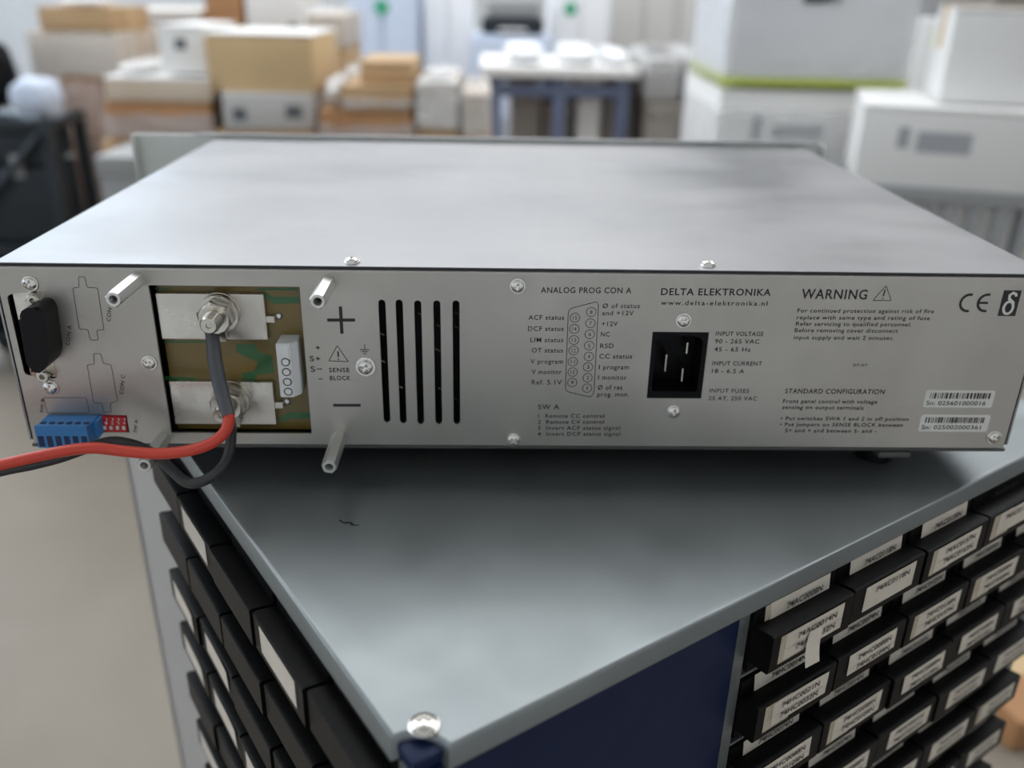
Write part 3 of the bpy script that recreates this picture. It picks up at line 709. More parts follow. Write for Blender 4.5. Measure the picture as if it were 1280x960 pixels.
# knock-out outlines CON B, CON C, SW B
def outl(pts): 
    def f(bm): ribbon(bm, rpoly([xz(u, v) for u, v in pts], .0006, 3), .00028, closed=True)
    printed(f, 'knockout_outline', 'line')
outl([(98, 346), (106, 346), (109, 359), (122, 360), (130, 412), (121, 413), (123, 425), (113, 425), (110, 412), (99, 411), (91, 360), (99, 359)])
outl([(117, 442), (126, 442), (129, 454), (139, 456), (147, 501), (138, 504), (139, 515), (130, 515), (127, 504), (117, 503), (109, 456), (118, 455)])
outl([(54, 497), (108, 497), (112, 516), (59, 516)])
def vert_text(s, u, v0, v1, cap):
    """text reading upwards"""
    def f(bm):
        a, b = PY(u, v0), PY(u + (v1 - v0) * -.1, v1); d = b - a; ang = math.atan2(d.z, d.x)
        mx = Matrix.Translation((a.x, -.00012, a.z)) @ Matrix.Rotation(-ang, 4, 'Y') @ Matrix.Rotation(math.pi / 2, 4, 'X')
        font_bm(bm, s, mx, d.length, cap / 3000, 1.1, .01)
    printed(f)
vert_text('CON B', 138, 402, 378, 5); vert_text('CON C', 154, 493, 469, 5); vert_text('CON A', 87, 432, 407, 5); vert_text('SW B', 54, 516, 499, 4.5); vert_text('SW A', 171, 541, 525, 4.5)
# serial stickers
def sticker(u0, v0, u1, v1, code, seed):
    a, b = PY(u0, v0), PY(u1, v1); bm = bmesh.new(); ol = rrect(a.x, b.x, b.z, a.z, .001, 3); prism(bm, ol, -.0002, 0.0001)
    st = obj('serial_sticker', bm, 'sticker', psu); r2 = random.Random(seed)
    bm = bmesh.new(); x = a.x + .0022; e = b.x - .0022; h = a.z - b.z
    while x < e:
        w = r2.choice((.0003, .0003, .0006, .0009)); z1 = a.z - h * .14; z0 = a.z - h * .48
        bm.faces.new([bm.verts.new(c) for c in ((x, -.0003, z0), (x + w, -.0003, z0), (x + w, -.0003, z1), (x, -.0003, z1))]); x += w + r2.choice((.0003, .0005, .0007))
    font_bm(bm, code, Matrix.Translation((a.x + .0012, -.0003, b.z + h * .14)) @ Matrix.Rotation(math.pi / 2, 4, 'X'), (b.x - a.x) * .86, h * .26, 1.05, .01)
    obj('barcode_print', bm, 'ink', st)
sticker(1158, 487.5, 1239, 509.5, 'Sn: 025601000016', 3); sticker(1152, 518, 1233, 539.5, 'Sn: 025002000361', 5)

# ------------------------------------------------------------------ leads
def C(u, v, y): return PY(u, v, y)
lead = thing('red_lead', 'red insulated lead with grey sleeve bolted to the upper bus bar', 'cable', (C(285, 520, -.028).x, -.028, 0))
bm = bmesh.new(); pts = smoothpath([C(262, 402, -.0025), C(266, 424, -.006), C(269, 452, -.014), C(276, 486, -.022), C(286, 520, -.029)], 10)
tube(bm, pts, lambda t: .0026 + .0004 * math.sin(t * 3), 14); obj('sleeve', bm, 'sleeve', lead, True)
bm = bmesh.new(); c = c1[0]; revolve(bm, [(.0084, .0014), (.0084, .0034), (.0042, .0034)], 24, Matrix.Translation((c.x, .003, c.z))); bx(bm, c.x - .003, c.x + .002, -.0004, .0016, c.z - .0125, c.z - .006); obj('ring_lug', bm, 'nickel', lead, True)
pts = smoothpath([C(285, 514, -.0275), C(286, 524, -.0298), C(281, 540, -.0325), C(262, 555, -.034), C(232, 564, -.0345), C(195, 567, -.0345), C(155, 564, -.034), C(118, 560, -.034), C(85, 563, -.0345), C(45, 571, -.0355), C(10, 579, -.037), C(-60, 596, -.040), C(-170, 640, -.045)], 10)
bm = bmesh.new(); tube(bm, pts, .00235, 14); obj('insulation', bm, 'redwire', lead, True)
lead2 = thing('black_lead', 'black insulated lead bolted to the lower bus bar, looping under the red one', 'cable', (C(270, 590, -.024).x, -.024, 0))
bm = bmesh.new(); c = c2[0]; revolve(bm, [(.0084, .0014), (.0084, .0034), (.0042, .0034)], 24, Matrix.Translation((c.x, .003, c.z))); bx(bm, c.x - .002, c.x + .003, -.0004, .0016, c.z - .0125, c.z - .006); obj('ring_lug', bm, 'nickel', lead2, True)
pts = smoothpath([C(287, 522, -.0035), C(289, 535, -.010), C(288, 556, -.018), C(283, 575, -.024), C(271, 591, -.028), C(252, 602, -.0285), C(234, 603, -.027), C(216, 589, -.0225), C(196, 570, -.0180), C(170, 557, -.0175), C(140, 552, -.020), C(110, 560, -.0265), C(75, 572, -.0315), C(40, 581, -.034), C(5, 588, -.036), C(-60, 604, -.039), C(-170, 650, -.044)], 10)
bm = bmesh.new(); tube(bm, pts, .00225, 14); obj('insulation', bm, 'blackwire', lead2, True)

# ------------------------------------------------------------------ goods standing around the hall
def xat(u, v, Y): return PY(u, v, Y).x
def zat(u, v, Y): return PY(u, v, Y).z
def carton(name, label, cat, x0, x1, y0, y1, z0, z1, m, rz=0., group=None, flaps=True, tape='carton2', top=None, side=None):
    """closed carton: walls, two lid flaps with a seam, strip of tape; turned by rz about its centre"""
    cx, cy = (x0 + x1) / 2, (y0 + y1) / 2; w, d, h = (x1 - x0) / 2, (y1 - y0) / 2, z1 - z0
    t = thing(name, label, cat, (cx, cy, z0), rz, group)
    def loc(nm, f, mm, bev=.004):
        bm = bmesh.new(); f(bm); me = mesh_of(bm, mm, True, nm); o = link(nm, me, t); WM[o.name] = wm(t).copy(); return o
    loc('body', lambda b: bx(b, -w, w, -d, d, 0, h - .008, .006), m)
    if flaps:
        for s in (-1, 1): loc('lid_flap', lambda b: bx(b, -w, w, *( (.0025, d) if s > 0 else (-d, -.0025)), h - .0075, h, .002), top or m)
        if tape: loc('tape', lambda b: (bx(b, -w - .0015, w + .0015, -.03, .03, h, h + .0015), bx(b, w, w + .0015, -.03, .03, max(.005, h - .09), h), bx(b, -w - .0015, -w, -.03, .03, max(.005, h - .09), h)), tape)
    else: loc('lid', lambda b: bx(b, -w - .004, w + .004, -d - .004, d + .004, h - .06, h, .005), top or m)
    if side: loc('front_sheet', lambda b: bx(b, -w + .012, w - .012, -d - .003, -d, .02, h - .03), side)
    return t, loc, (w, d, h)
def pallet(label, x0, x1, y0, y1, m='wood', z=ZF, rz=0.):
    cx, cy = (x0 + x1) / 2, (y0 + y1) / 2; w, d = (x1 - x0) / 2, (y1 - y0) / 2
    t = thing('pallet', label, 'pallet', (cx, cy, z), rz)
    def part(nm, *a):
        bm = bmesh.new(); bx(bm, *a, .003); o = link(nm, mesh_of(bm, m, True, nm), t)
    n = 6
    for k in range(n): a = -w + 2 * w * k / n; part('deck_board', a + .012, a + 2 * w / n - .012, -d, d, .120, .142)
    for yy in (-d + .05, 0, d - .05):
        part('stringer', -w, w, yy - .05, yy + .05, .098, .1198); part('bottom_board', -w, w, yy - .05, yy + .05, 0, .022)
        for xx in (-w + .07, 0, w - .07): part('block', xx - .07, xx + .07, yy - .05, yy + .05, .0222, .0978)
    return t
ZPAL = ZF + .1425
def film_on(t, dims, m='film', sd=1, k=7, cap=True):
    """loose crumpled stretch film over one load, a part of it, in its own frame"""
    w, d, h = dims; r = random.Random(sd); bm = bmesh.new(); n = 9; W, D = w + .002, d + .002
    per = [(-W + 2 * W * i / n, -D) for i in range(n)] + [(W, -D + 2 * D * i / n) for i in range(n)] + [(W - 2 * W * i / n, D) for i in range(n)] + [(-W, D - 2 * D * i / n) for i in range(n)]
    R = []
    for j in range(k + 1):
        z = .014 + (h - .016) * j / k
        R.append([bm.verts.new((x + math.copysign(r.uniform(0, .007), x), y + math.copysign(r.uniform(0, .007), y), z + r.uniform(-.012, 0) * (j > 0))) for x, y in per])
    for q in (.8, .5, .2) if cap else (): R.append([bm.verts.new((x * q, y * q, h + .006 + r.uniform(0, .02))) for x, y in per])
    N = len(per)
    for A, B in zip(R, R[1:]):
        for i in range(N): bm.faces.new((A[i], A[(i + 1) % N], B[(i + 1) % N], B[i]))
    if cap: bm.faces.new(R[-1])
    o = link('stretch_film', mesh_of(bm, m, True, 'stretch_film'), t); return o
def stack(Y, D, items, pal=None, palmat='wood', prefix=''):
    """cartons on one another, top first: (name, label, category, u0, u1, v_top, material, kwargs); the lowest stands on a pallet"""
    tops = [zat((i[3] + i[4]) / 2, i[5], Y) for i in items] + [ZPAL if pal else ZF + .0005]; ob = []
    xs = []
    for k, i in enumerate(items):
        v = i[5] + 15; x0, x1 = xat(i[3], v, Y), xat(i[4], v, Y); xs += [x0, x1]; kw = dict(i[7]) if len(i) > 7 else {}
        dd = kw.pop('depth', D); dy = kw.pop('dy', 0)
        ob.append(carton(i[0], i[1], i[2], x0, x1, Y + dy, Y + dy + dd, tops[k + 1] + .0025, tops[k], i[6], **kw))
    if isinstance(pal, str): pallet(pal, min(xs) - .02, max(xs) + .02, Y - .03, Y + D + .03, palmat)
    return ob, (min(xs), max(xs), tops[0])
def mark(loc, w, d, h, fx, fz, sw, sh, m='mark', face='y'):
    """printed mark on the front (y) or left (x) face, in fractions of the carton"""
    if face == 'y': loc('printed_mark', lambda b: bx(b, -w + 2 * w * fx - sw, -w + 2 * w * fx + sw, -d - .0012, -d, h * fz - sh, h * fz + sh), m)
    else: loc('printed_mark', lambda b: bx(b, -w - .0012, -w, -d + 2 * d * fx - sw, -d + 2 * d * fx + sw, h * fz - sh, h * fz + sh), m)

# -- film-wrapped brown cartons beside the black trolley
ob, ex = stack(3.3, .5, [('carton', 'tan carton lying on top of the film-wrapped brown cartons', 'carton', 48, 138, 9, 'carton', dict(depth=.42)),
                         ('carton', 'beige carton with pale film, second from the top of the narrow stack', 'carton', 36, 146, 40, 'cartonbeige', dict(depth=.5)),
                         ('carton', 'tall dark brown carton in clear film beside the black trolley', 'carton', 76, 126, 98, 'cartonbrown', dict(depth=.42, tape=None))], 'wooden pallet under the narrow stack of brown cartons')
film_on(ob[2][0], ob[2][2], sd=2, cap=False); film_on(ob[1][0], ob[1][2], sd=3, cap=False)
# -- centre-left pallet with the big turned white carton
Yb = 2.6
zA = zat(190, 100, Yb); zB = zat(190, 160, Yb)
xL, xM, xR = xat(128, 140, Yb), xat(262, 140, Yb), xat(392, 140, Yb)
ob, ex2 = stack(Yb, .55, [('carton', 'flat white-topped beige carton left of the white-lidded tan carton', 'carton', 130, 262, 97, 'cartonbeige', dict(top='cartonwhite')),
                          ('carton', 'brown carton under the flat white-topped one', 'carton', 132, 262, 128, 'cartonbrown'),
                          ('carton', 'pale brown carton at the foot of the film-wrapped pile', 'carton', 128, 260, 178, 'carton')], True)
film_on(ob[1][0], (ob[1][2][0], ob[1][2][1], ob[1][2][2] - .03), sd=5, cap=False); film_on(ob[2][0], (ob[2][2][0], ob[2][2][1], ob[2][2][2] - .03), sd=6, cap=False)
ob, ex3 = stack(Yb, .55, [('carton', 'shallow light grey carton with two dark marks under the white-lidded tan carton', 'carton', 273, 386, 117, 'cartongrey', dict(rz=.05, top='cartonwhite')),
                          ('carton', 'tan carton below the light grey marked one', 'carton', 270, 392, 163, 'carton')], True)
t_, loc_, (w_, d_, h_) = ob[0]
mark(loc_, w_, d_, h_, .18, .42, .022, .02, 'mark'); mark(loc_, w_, d_, h_, .78, .5, .026, .02, 'mark')
pallet('wooden pallet under the pile with the white-lidded tan carton', xL - .02, xR - .01, Yb - .03, Yb + .62)
zt2 = zat(325, 117, Yb); fx0, fx1 = xat(258, 80, Yb), xat(392, 80, Yb)
tt, loc, (w, d, h) = carton('carton', 'tan carton with a white lid lying on the light grey marked carton', 'carton', fx0, fx1, Yb + .02, Yb + .45, zt2 + .0025, zat(325, 42, Yb), 'carton2', rz=-.02, top='cartonwhite', tape=None)
# the white carton that leans out to its left
tt, loc, (w, d, h) = carton('carton', 'white carton with one dark dot left of the white-lidded tan carton', 'carton', xat(190, 60, Yb), xat(249, 60, Yb), Yb + .06, Yb + .46, zat(196, 97, Yb) + .008, zat(225, 33, Yb), 'cartonwhite', rz=.0, tape=None)
mark(loc, w, d, h, .48, .62, .017, .017, 'mark')
# -- row behind them
Yc = 3.9
ob, e_ = stack(Yc, .55, [('carton', 'wide light grey carton standing behind the white dotted carton', 'carton', 112, 250, 12, 'cartongrey', dict(top='cartonwhite')), ('carton', 'red-brown carton below the wide light grey one', 'carton', 135, 246, 50, 'cartonbrown'), ('carton', 'beige carton at the foot of the back row', 'carton', 120, 250, 110, 'cartonbeige')], True)
ob2, e_ = stack(Yc, .5, [('carton', 'red-brown carton standing tall in the back row', 'carton', 254, 300, -25, 'cartonbrown', dict(tape=None)), ('carton', 'beige carton under the tall red-brown one', 'carton', 252, 302, 60, 'cartonbeige')], True)
ob2, e_ = stack(Yc, .5, [('carton', 'white carton with a dark mark standing tall in the back row', 'carton', 305, 376, -25, 'cartonwhite'), ('carton', 'grey carton under the tall white one', 'carton', 303, 378, 60, 'cartongrey')], True)
mark(ob2[0][1], *ob2[0][2], .82, .28, .02, .025)
pallet('long wooden pallet under the back row of cartons', xat(112, 90, Yc) - .02, xat(378, 90, Yc) + .02, Yc - .03, Yc + .58)
ob2, e_ = stack(3.5, .5, [('carton', 'tan film-wrapped carton, upper one of the slim pair', 'carton', 384, 430, 18, 'cartonbeige', dict(tape=None)), ('carton', 'tan film-wrapped carton, lower one of the slim pair', 'carton', 382, 432, 62, 'carton')], 'small wooden pallet under the slim pair of tan cartons')
film_on(ob2[0][0], ob2[0][2], 'film', 7)
# -- cluster of tan cartons in the middle
Yd = 2.5
o1, _ = stack(Yd, .5, [('carton', 'orange-brown carton on top of the tan cluster', 'carton', 446, 514, 79, 'carton', dict(depth=.36, dy=.06)), ('carton', 'wide tan carton in the middle of the cluster', 'carton', 428, 514, 108, 'carton', dict()), ('carton', 'lower tan carton of the cluster', 'carton', 400, 516, 140, 'cartonbrown'), ('carton', 'big tan carton at the foot of the cluster', 'carton', 396, 516, 190, 'carton')], True)
film_on(o1[2][0], (o1[2][2][0], o1[2][2][1], o1[2][2][2] - .03), sd=11, cap=False)
film_on(o1[1][0], (o1[1][2][0], o1[1][2][1], o1[1][2][2] - .03), sd=13, cap=False)
o2, _ = stack(Yd, .5, [('carton', 'pale carton with a film hood beside the tan cluster', 'carton', 522, 570, 102, 'cartonbeige', dict( top='cartonwhite')), ('carton', 'pale brown carton under the film hood', 'carton', 520, 574, 165, 'carton')], True)
film_on(o2[0][0], o2[0][2], 'filmwhite', 12, cap=False)
o3, _ = stack(Yd, .45, [('carton', 'upright pale tan carton ending the cluster', 'carton', 578, 612, 117, 'cartonbeige', dict(tape=None)), ('carton', 'tan carton under the upright pale one', 'carton', 578, 614, 175, 'carton')], True)
film_on(o3[0][0], o3[0][2], 'film', 14)
o4, _ = stack(Yd, .4, [('carton', 'small brown carton tucked against the tan cluster', 'carton', 398, 425, 112, 'cartonbeige', dict(dy=.54, depth=.28)), ('carton', 'brown carton under the small tucked one', 'carton', 398, 427, 150, 'cartonbrown', dict(dy=.54, depth=.28))], True)
film_on(o4[0][0], o4[0][2], 'filmwhite', 15)
pallet('wide wooden pallet under the tan cluster', xat(398, 140, Yd) - .01, xat(614, 140, Yd) + .02, Yd - .03, Yd + .84)
# -- pale blue and white machines behind
def cabinet(label, u0, u1, vt, Y, D, m, dark=None, dot=None, name='machine_cabinet', doors=2):
    z1 = zat((u0 + u1) / 2, vt, Y); x0, x1 = xat(u0, vt + 20, Y), xat(u1, vt + 20, Y)
    t = thing(name, label, 'cabinet', ((x0 + x1) / 2, Y, ZF)); H = z1 - ZF
    box('body', x0, x1, Y, Y + D, ZF + .06, z1, m, t, .01); box('plinth', x0 + .03, x1 - .03, Y + .03, Y + D - .03, ZF, ZF + .06, 'greyplastic', t)
    for k in range(doors):
        a = x0 + (x1 - x0) * k / doors; b = x0 + (x1 - x0) * (k + 1) / doors
        dr = box('door', a + .01, b - .01, Y - .018, Y, ZF + .1, z1 - .04, m, t, .006); box('handle', b - .05, b - .035, Y - .04, Y - .018, ZF + H * .5, ZF + H * .62, 'greyplastic', dr, .004)
    if dot: 
        c = PY(dot[0], dot[1], Y - .018); bm = bmesh.new(); revolve(bm, [(dot[2], 0), (dot[2], .006)], 20, Matrix.Translation((c.x, Y - .018, c.z))); obj('round_badge', bm, dot[3], t)
    return t
cabinet('tall pale blue cabinet with a green round badge behind the tan cluster', 434, 520, -25, 5.6, .6, 'paleblue', dot=(477, 9, .045, 'green'))
cabinet('white cabinet beside the pale blue one', 528, 592, -22, 5.8, .6, 'whitegoods')
cabinet('low blue-grey cabinet under the dark printer', 590, 690, 44, 5.2, .6, 'paleblue', name='low_cabinet')
cabinet('white cabinet with a green round badge behind the long bench', 690, 762, -24, 5.6, .6, 'whitegoods', dot=(713, 11, .04, 'green'))
cabinet('grey-blue cabinet behind the end of the long bench', 766, 890, -22, 6.2, .6, 'cartongrey', doors=3)
zp = zat(640, 44, 5.2); pr = thing('desk_printer', 'dark desk printer with pale lid on the low blue-grey cabinet', 'printer', (xat(640, 40, 5.2), 5.3, zp))
xa, xb = xat(602, 35, 5.2), xat(680, 35, 5.2)
box('base', xa, xb, 5.25, 5.65, zp + .001, zp + .09, 'darksteel', pr, .012); box('lid', xa + .03, xb - .02, 5.28, 5.63, zp + .0905, zp + .19, 'greyplastic', pr, .02); box('paper_tray', xa + .1, xb - .1, 5.2, 5.2495, zp + .02, zp + .035, 'cartonwhite', pr, .004)
# -- long bench with film over its top and wrapped goods below
Ye = 3.4; zb1 = zat(690, 84, Ye); xa, xb = xat(600, 100, Ye), xat(800, 100, Ye)
bn = thing('packing_bench', 'long packing bench with blue steel legs and a pale top', 'bench', ((xa + xb) / 2, Ye, ZF))
box('bench_top', xa, xb, Ye, Ye + .75, zb1 - .04, zb1, 'cartonwhite', bn, .006)
for x in (xa + .06, (xa + xb) / 2, xb - .06):
    for y in (Ye + .05, Ye + .70): box('leg', x - .025, x + .025, y - .025, y + .025, ZF, zb1 - .041, 'bluesteel', bn, .004)
for y in (Ye + .05, Ye + .70): box('rail', xa + .03, xb - .03, y - .02, y + .02, zb1 - .12, zb1 - .07, 'bluesteel', bn, .004)
box('shelf', xa + .04, xb - .04, Ye + .08, Ye + .67, ZF + .25, ZF + .28, 'greyplastic', bn, .003)
zs = ZF + .281
for k, (u0, u1, vt, m, lb) in enumerate(((640, 676, 112, 'greytaupe', 'taupe crate on the bench shelf, first from the tan cluster'), (680, 712, 128, 'greytaupe', 'low taupe crate on the bench shelf beside the first'), (722, 752, 98, 'cartonwhite', 'white carton on the bench shelf'), (757, 792, 100, 'greytaupe', 'taupe crate on the bench shelf beside the white carton'))):
    x0, x1 = xat(u0, 130, Ye + .1), xat(u1, 130, Ye + .1)
    carton('crate', lb, 'crate', x0, x1, Ye + .11, Ye + .6, zs, zat((u0 + u1) / 2, vt, Ye + .1), m, flaps=False)
# film-covered bundles on the bench
for k, (u0, u1, vt, lb) in enumerate(((628, 688, 58, 'low bundle in pale film on the long bench beside the printer cabinet'), (700, 758, 60, 'middle bundle in pale film on the long bench'), (762, 796, 66, 'small bundle in pale film at the end of the long bench'))):
    x0, x1 = xat(u0, 75, Ye), xat(u1, 75, Ye); zz = zat((u0 + u1) / 2, vt, Ye); bm = bmesh.new(); r3 = random.Random(k)
    bmesh.ops.create_icosphere(bm, subdivisions=3, radius=1)
    for v in bm.verts:
        n = v.co.copy(); f = 1 / max(abs(n.x), abs(n.y), abs(n.z)) ** .55 * r3.uniform(.93, 1.0)
        v.co = Vector(((x0 + x1) / 2 + n.x * f * (x1 - x0) / 2 * .9, Ye + .36 + n.y * f * .28, zb1 + .002 + max(0, (n.z * f * .9 + .9)) / 1.9 * (zz - zb1)))
    tag(obj('film_bundle', bm, 'whitegoods', None, True), lb, 'bundle')
ob2, _ = stack(3.3, .6, [('crate', 'grey-brown film-wrapped crate at the end of the long bench', 'crate', 812, 850, 74, 'greytaupe', dict(flaps=False, top='cartongrey')), ('crate', 'lower grey-brown crate at the end of the long bench', 'crate', 812, 850, 128, 'greytaupe', dict(flaps=False))], True)
film_on(ob2[0][0], ob2[0][2], 'film', 17)
ob2, _ = stack(3.3, .6, [('crate', 'dark grey crate beside the white film-wrapped machine', 'crate', 858, 896, 72, 'greyplastic', dict(flaps=False, top='cartongrey')), ('crate', 'lower dark grey crate beside the white film-wrapped machine', 'crate', 858, 896, 125, 'greyplastic', dict(flaps=False))], True)
film_on(ob2[0][0], ob2[0][2], 'film', 18)
pallet('wooden pallet under the grey crates', xat(812, 130, 3.3), xat(896, 130, 3.3) + .02, 3.27, 3.93)
# -- white machine in film on the right
Yf = 2.1
xa, xb = xat(915, 100, Yf), xat(1140, 100, Yf); zb0 = zat(1030, 114, Yf); zb1 = zat(1030, 101, Yf); zt0 = zat(1030, -120, Yf)
o, _ = stack(Yf, .6, [('carton', 'wide white carton with faint print carrying the white machine', 'carton', 908, 1136, 116, 'cartonwhite', dict(tape=None, rz=-.05))], 'grey plastic pallet under the wide white carton', 'greyplastic')
t_, loc_, (w_, d_, h_) = o[0]
loc_('printed_mark', lambda b: bx(b, -w_ * .62, -w_ * .52, -d_ - .0012, -d_, h_ - .13, h_ - .06), 'markgrey'); loc_('printed_line', lambda b: bx(b, -w_ * .4, w_ * .15, -d_ - .0012, -d_, h_ - .12, h_ - .085), 'markgrey')
film_on(t_, (w_, d_, h_ - .04), 'film', 22, 9, False)
mw = thing('wrapped_machine', 'tall white machine in pale film with a yellow-green band at its foot', 'machine', ((xa + xb) / 2, Yf + .3, zb0), -.05)
film_on(mw, ((xb - xa) / 2, .28, zt0 - zb0 - .03), 'film', 21, 9)
RZ = Matrix.Translation(((xa + xb) / 2, Yf + .3, 0)) @ Matrix.Rotation(-.05, 4, 'Z') @ Matrix.Translation((-(xa + xb) / 2, -(Yf + .3), 0))
box('housing', xa, xb, Yf + .02, Yf + .58, zb1, zt0, 'whitegoods', mw, .02, RZ)
box('foot_band', xa - .004, xb + .004, Yf + .012, Yf + .588, zb0 + .009, zb1 + .002, 'yellowgreen', mw, .004, RZ)
pl = PY(1037, -4, Yf); box('display', xat(1014, 0, Yf), xat(1062, 0, Yf), Yf + .014, Yf + .03, zat(1037, 5, Yf), zat(1037, -30, Yf), 'darksteel', mw, .004, RZ)
# -- white cartons on a slatted crate, far right
RZ2 = -.32; Yg = 1.55
P0, P1 = PY(1108, 216, Yg + .18), PY(1330, 262, Yg - .12)
cx, cy = (P0.x + P1.x) / 2, (P0.y + P1.y) / 2 + .19; zc0 = zat(1105, 222, Yg + .18); wd = (P1 - P0).length
cr = thing('slatted_crate', 'pale grey slatted transport crate with a dark rim', 'crate', (cx, cy, ZF), RZ2)
def lc(nm, *a, m='cartongrey', bev=.004):
    bm = bmesh.new(); bx(bm, *a, bev); link(nm, mesh_of(bm, m, True, nm), cr)
hw, hd, hh = wd / 2, .20, zc0 - ZF
lc('rim', -hw, hw, -hd, hd, hh - .03, hh, m='greyplastic'); lc('inner_box', -hw + .03, hw - .03, -hd + .03, hd - .03, .05, hh - .0305, m='cartonwhite'); lc('base', -hw, hw, -hd, hd, 0, .05, m='greyplastic')
for k in range(8):
    x = -hw + .01 + (2 * hw - .02) * k / 7
    lc('slat', x - .010, x + .010, -hd, -hd + .0295, .0505, hh - .0305, m='greyplastic'); lc('slat', x - .010, x + .010, hd - .0295, hd, .0505, hh - .0305, m='greyplastic')
for k in range(5):
    y = -hd + 2 * hd * (k + .5) / 5
    for s in (-1, 1): lc('slat', s * (hw - .015) - .0145, s * (hw - .015) + .0145, y - .016, y + .016, .0505, hh - .0305, m='greyplastic')
ztop = zat(1115, 126, Yg + .18)
tt, loc, (w, d, h) = carton('carton', 'white carton with grey print on the slatted crate', 'carton', cx - hw * .96, cx + hw * .98, cy - hd * .95, cy + hd * .95, zc0 + .001, ztop, 'cartonwhite', rz=RZ2, tape=None)
mark(loc, w, d, h, .24, .62, .012, .022, 'markgrey'); mark(loc, w, d, h, .46, .58, .055, .022, 'markgrey')
tt, loc, (w, d, h) = carton('carton', 'small white carton on top of the printed white carton', 'carton', cx - .02, cx + hw * .9, cy - .12, cy + .16, ztop + .003, ztop + .20, 'cartonwhite', rz=RZ2)
# dark machine and yellow strap behind
Yh = 3.4; zz = zat(1190, 24, Yh); x0, x1 = xat(1172, 60, Yh), xat(1216, 60, Yh)
gm = thing('grey_machine', 'grey upright machine with round front beside the white machine', 'machine', ((x0 + x1) / 2, Yh, ZF))
box('body', x0, x1, Yh, Yh + .3, ZF, zz, 'cartongrey', gm, .02)
c = PY(1197, 47, Yh); bm = bmesh.new(); revolve(bm, [(.07, 0), (.07, .03), (.05, .04)], 24, Matrix.Translation((c.x, Yh, c.z))); obj('round_front', bm, 'greytaupe', gm, True)
box('dark_panel', xat(1184, 90, Yh), xat(1215, 90, Yh), Yh - .01, Yh, zat(1197, 105, Yh), zat(1197, 78, Yh), 'greyplastic', gm, .004)
po = thing('marked_post', 'dark post with a yellow-green sleeve beside the grey machine', 'post', (xat(1174, 60, 3.2), 3.22, ZF))
px_ = xat(1175, 50, 3.2)
for nm, va, vb, m, rad in (('pole', 25, None, 'darksteel', .014), ('sleeve', 38, 60, 'yellowgreen', .019)):
    bm = bmesh.new(); z1 = zat(1177, va, 3.2); z0 = zat(1175, vb, 3.2) if vb else ZF + .02
    tube(bm, [Vector((px_, 3.22, z0)), Vector((px_, 3.22, z1))], rad, 12); obj(nm, bm, m, po, True)
bm = bmesh.new(); revolve(bm, [(.12, 0), (.12, .015), (.10, .02)], 24, Matrix.Translation((px_, 3.22, ZF)) @ Matrix.Rotation(-math.pi / 2, 4, 'X')); obj('base', bm, 'darksteel', po)
ob2, _ = stack(3.9, .5, [('crate', 'dark olive crate on the white cartons by the wall side', 'crate', 1245, 1300, -12, 'greytaupe', dict(flaps=False)), ('carton', 'white carton under the dark olive crate', 'carton', 1222, 1310, 36, 'cartonwhite'), ('carton', 'grey carton at the foot of the dark olive crate pile', 'carton', 1222, 1310, 130, 'cartongrey')], 'wooden pallet under the dark olive crate pile')
# -- black trolley at the left with a blue-white blob standing for a window reflection
Yt = 2.9; x0, x1 = xat(-120, 150, Yt), xat(58, 150, Yt); tr = thing('steel_trolley', 'black steel trolley with braces beside the brown cartons', 'trolley', ((x0 + x1) / 2, Yt, ZF))
zh = zat(30, 150, Yt)
for x in (x0, x1 - .04):
    for y in (Yt, Yt + .28): box('post', x, x + .04, y, y + .04, ZF + .12, zh, 'darksteel', tr, .004)
for z, nm in ((ZF + .14, 'lower_deck'), ((ZF + zh) / 2, 'middle_deck'), (zh - .04, 'top_deck')): box(nm, x0 + .002, x1 - .002, Yt + .002, Yt + .318, z, z + .035, 'darksteel', tr, .004)
for sx in (x0 + .02, x1 - .02):
    for sy in (Yt + .04, Yt + .28):
        bm = bmesh.new(); r_ = bmesh.ops.create_cone(bm, cap_ends=True, segments=20, radius1=.055, radius2=.055, depth=.035); bmesh.ops.rotate(bm, verts=r_['verts'], matrix=Matrix.Rotation(math.pi / 2, 3, 'Y'))
        for v in r_['verts']: v.co += Vector((sx, sy, ZF + .055))
        obj('wheel', bm, 'blackplastic', tr, True); box('fork', sx - .024, sx + .024, sy - .015, sy + .015, ZF + .111, ZF + .14, 'greyplastic', tr)
bm = bmesh.new(); tube(bm, [Vector((x0 + .03, Yt - .01, ZF + .2)), Vector((x1 - .03, Yt - .01, (ZF + zh) / 2))], .015, 8); obj('brace', bm, 'darksteel', tr)
bm = bmesh.new(); tube(bm, [Vector((x0 + .03, Yt - .01, (ZF + zh) / 2)), Vector((x1 - .03, Yt - .01, zh - .05))], .015, 8); obj('brace', bm, 'darksteel', tr)
def blob(name, u0, u1, v0, v1, Y, dpt, m, sd, label, cat, zb):
    x0, x1 = xat(u0, (v0 + v1) / 2, Y), xat(u1, (v0 + v1) / 2, Y); z1 = zat((u0 + u1) / 2, v0, Y); bm = bmesh.new(); r = random.Random(sd)
    bmesh.ops.create_icosphere(bm, subdivisions=3, radius=1)
    for v in bm.verts:
        n = v.co.copy(); f = r.uniform(.92, 1.05) / max(abs(n.x), abs(n.y), abs(n.z)) ** .35
        v.co = Vector(((x0 + x1) / 2 + n.x * f * (x1 - x0) / 2, Y + dpt / 2 + n.y * f * dpt / 2, max(zb, (zb + z1) / 2 + n.z * f * (z1 - zb) / 2)))
    return tag(obj(name, bm, m, None, True), label, cat)
blob('reflection_blob', 4, 64, 98, 140, Yt + .01, .14, 'paleblue', 4, 'pale blue blob standing in for a window reflection on the black trolley', 'bag', zh + .0005)  # bright window reflection modelled as a pale blue lump
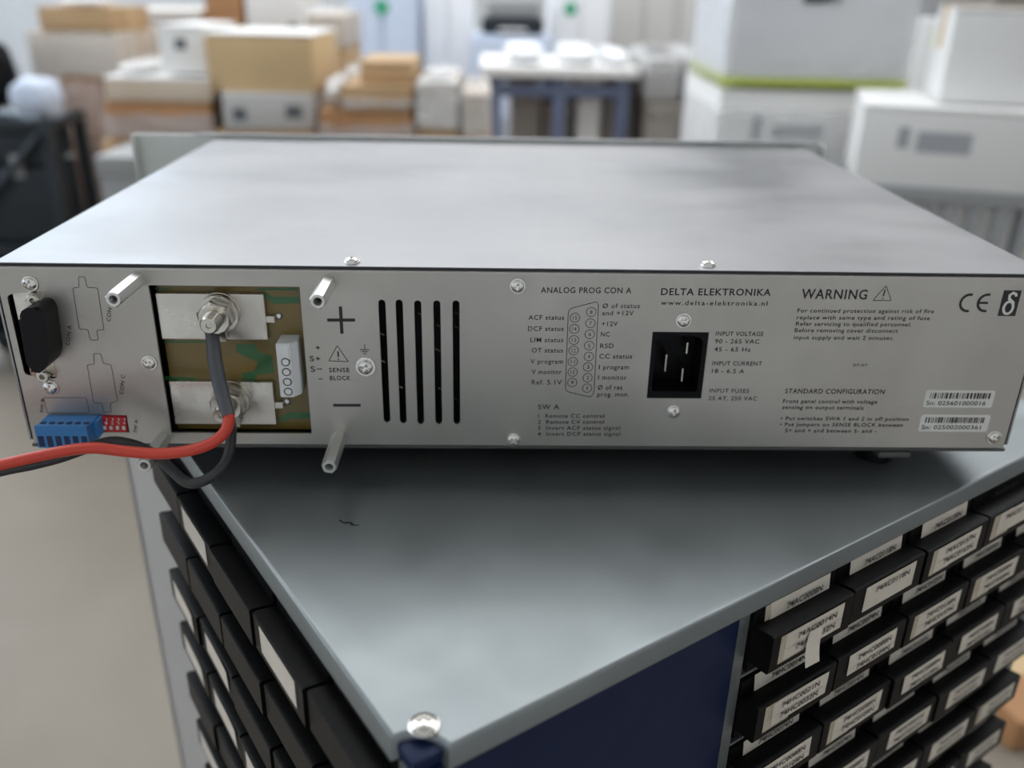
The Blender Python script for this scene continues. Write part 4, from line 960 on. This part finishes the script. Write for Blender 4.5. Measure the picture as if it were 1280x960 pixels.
blob('dark_bag', -70, 12, 46, 150, Yt + .18, .12, 'blackplastic', 6, 'black bag standing on the trolley behind the pale blue reflection blob', 'bag', zh + .0005)
# grey wheeled box low beside the brown stack, and a scrap of cardboard on the floor
tt, loc, _d = carton('carton', 'dark grey box on the floor behind the instrument beside the brown stack', 'box', xat(122, 210, 2.2), xat(182, 210, 2.2), 2.2, 2.55, ZF + .0005, zat(150, 196, 2.2), 'greyplastic', flaps=False)
q = PZ(1252, 912, ZF); tt, loc, _d = carton('carton', 'low brown carton lying on the floor beside the drawer tower', 'carton', q.x - .05, q.x + .4, q.y - .02, q.y + .28, ZF + .0005, ZF + .08, 'cartonbrown', rz=.2)

zm = (ZF + zh) / 2 + .036
for lb, z, hgt, xa, xb, m in (('dark blue-black equipment case on the middle deck of the trolley', zm, zh - .045 - zm, x0 + .12, x1 - .05, 'darksteel'), ('black equipment case on the lower deck of the trolley', ZF + .176, .28, x0 + .06, x1 - .06, 'blackplastic')):
    ec = thing('equipment_case', lb, 'case', ((xa + xb) / 2, Yt + .16, z)); box('shell', xa, xb, Yt + .03, Yt + .29, z, z + hgt * .7, m, ec, .02); box('lid', xa, xb, Yt + .03, Yt + .29, z + hgt * .7 + .004, z + hgt, m, ec, .02)
    for f in (.3, .7): xx = xa + (xb - xa) * f; box('latch', xx - .02, xx + .02, Yt + .018, Yt + .0295, z + hgt * .6, z + hgt * .8, 'greyplastic', ec, .003)

# heaps of loose film on the cartons
blob('film_heap', 402, 427, 98, 140, Yd + .02, .3, 'filmwhite', 31, 'heap of pale crumpled film beside the wide tan carton of the cluster', 'film', zat(458, 140, Yd) + .003)
blob('film_heap', 526, 567, 93, 102, Yd + .04, .4, 'filmwhite', 32, 'heap of pale crumpled film on the film-hooded pale carton', 'film', zat(546, 102, Yd) + .003)
blob('film_heap', 134, 184, 80, 97, Yb + .04, .4, 'filmwhite', 33, 'heap of pale crumpled film on the flat white-topped beige carton', 'film', zat(196, 97, Yb) + .003)
blob('film_heap', 60, 118, -2, 9, 3.34, .3, 'filmwhite', 34, 'heap of pale crumpled film on the topmost tan carton of the narrow stack', 'film', zat(93, 9, 3.3) + .003)
blob('film_heap', 815, 848, 64, 74, 3.36, .4, 'filmwhite', 35, 'heap of pale crumpled film on the grey-brown crate', 'film', zat(831, 74, 3.3) + .032)
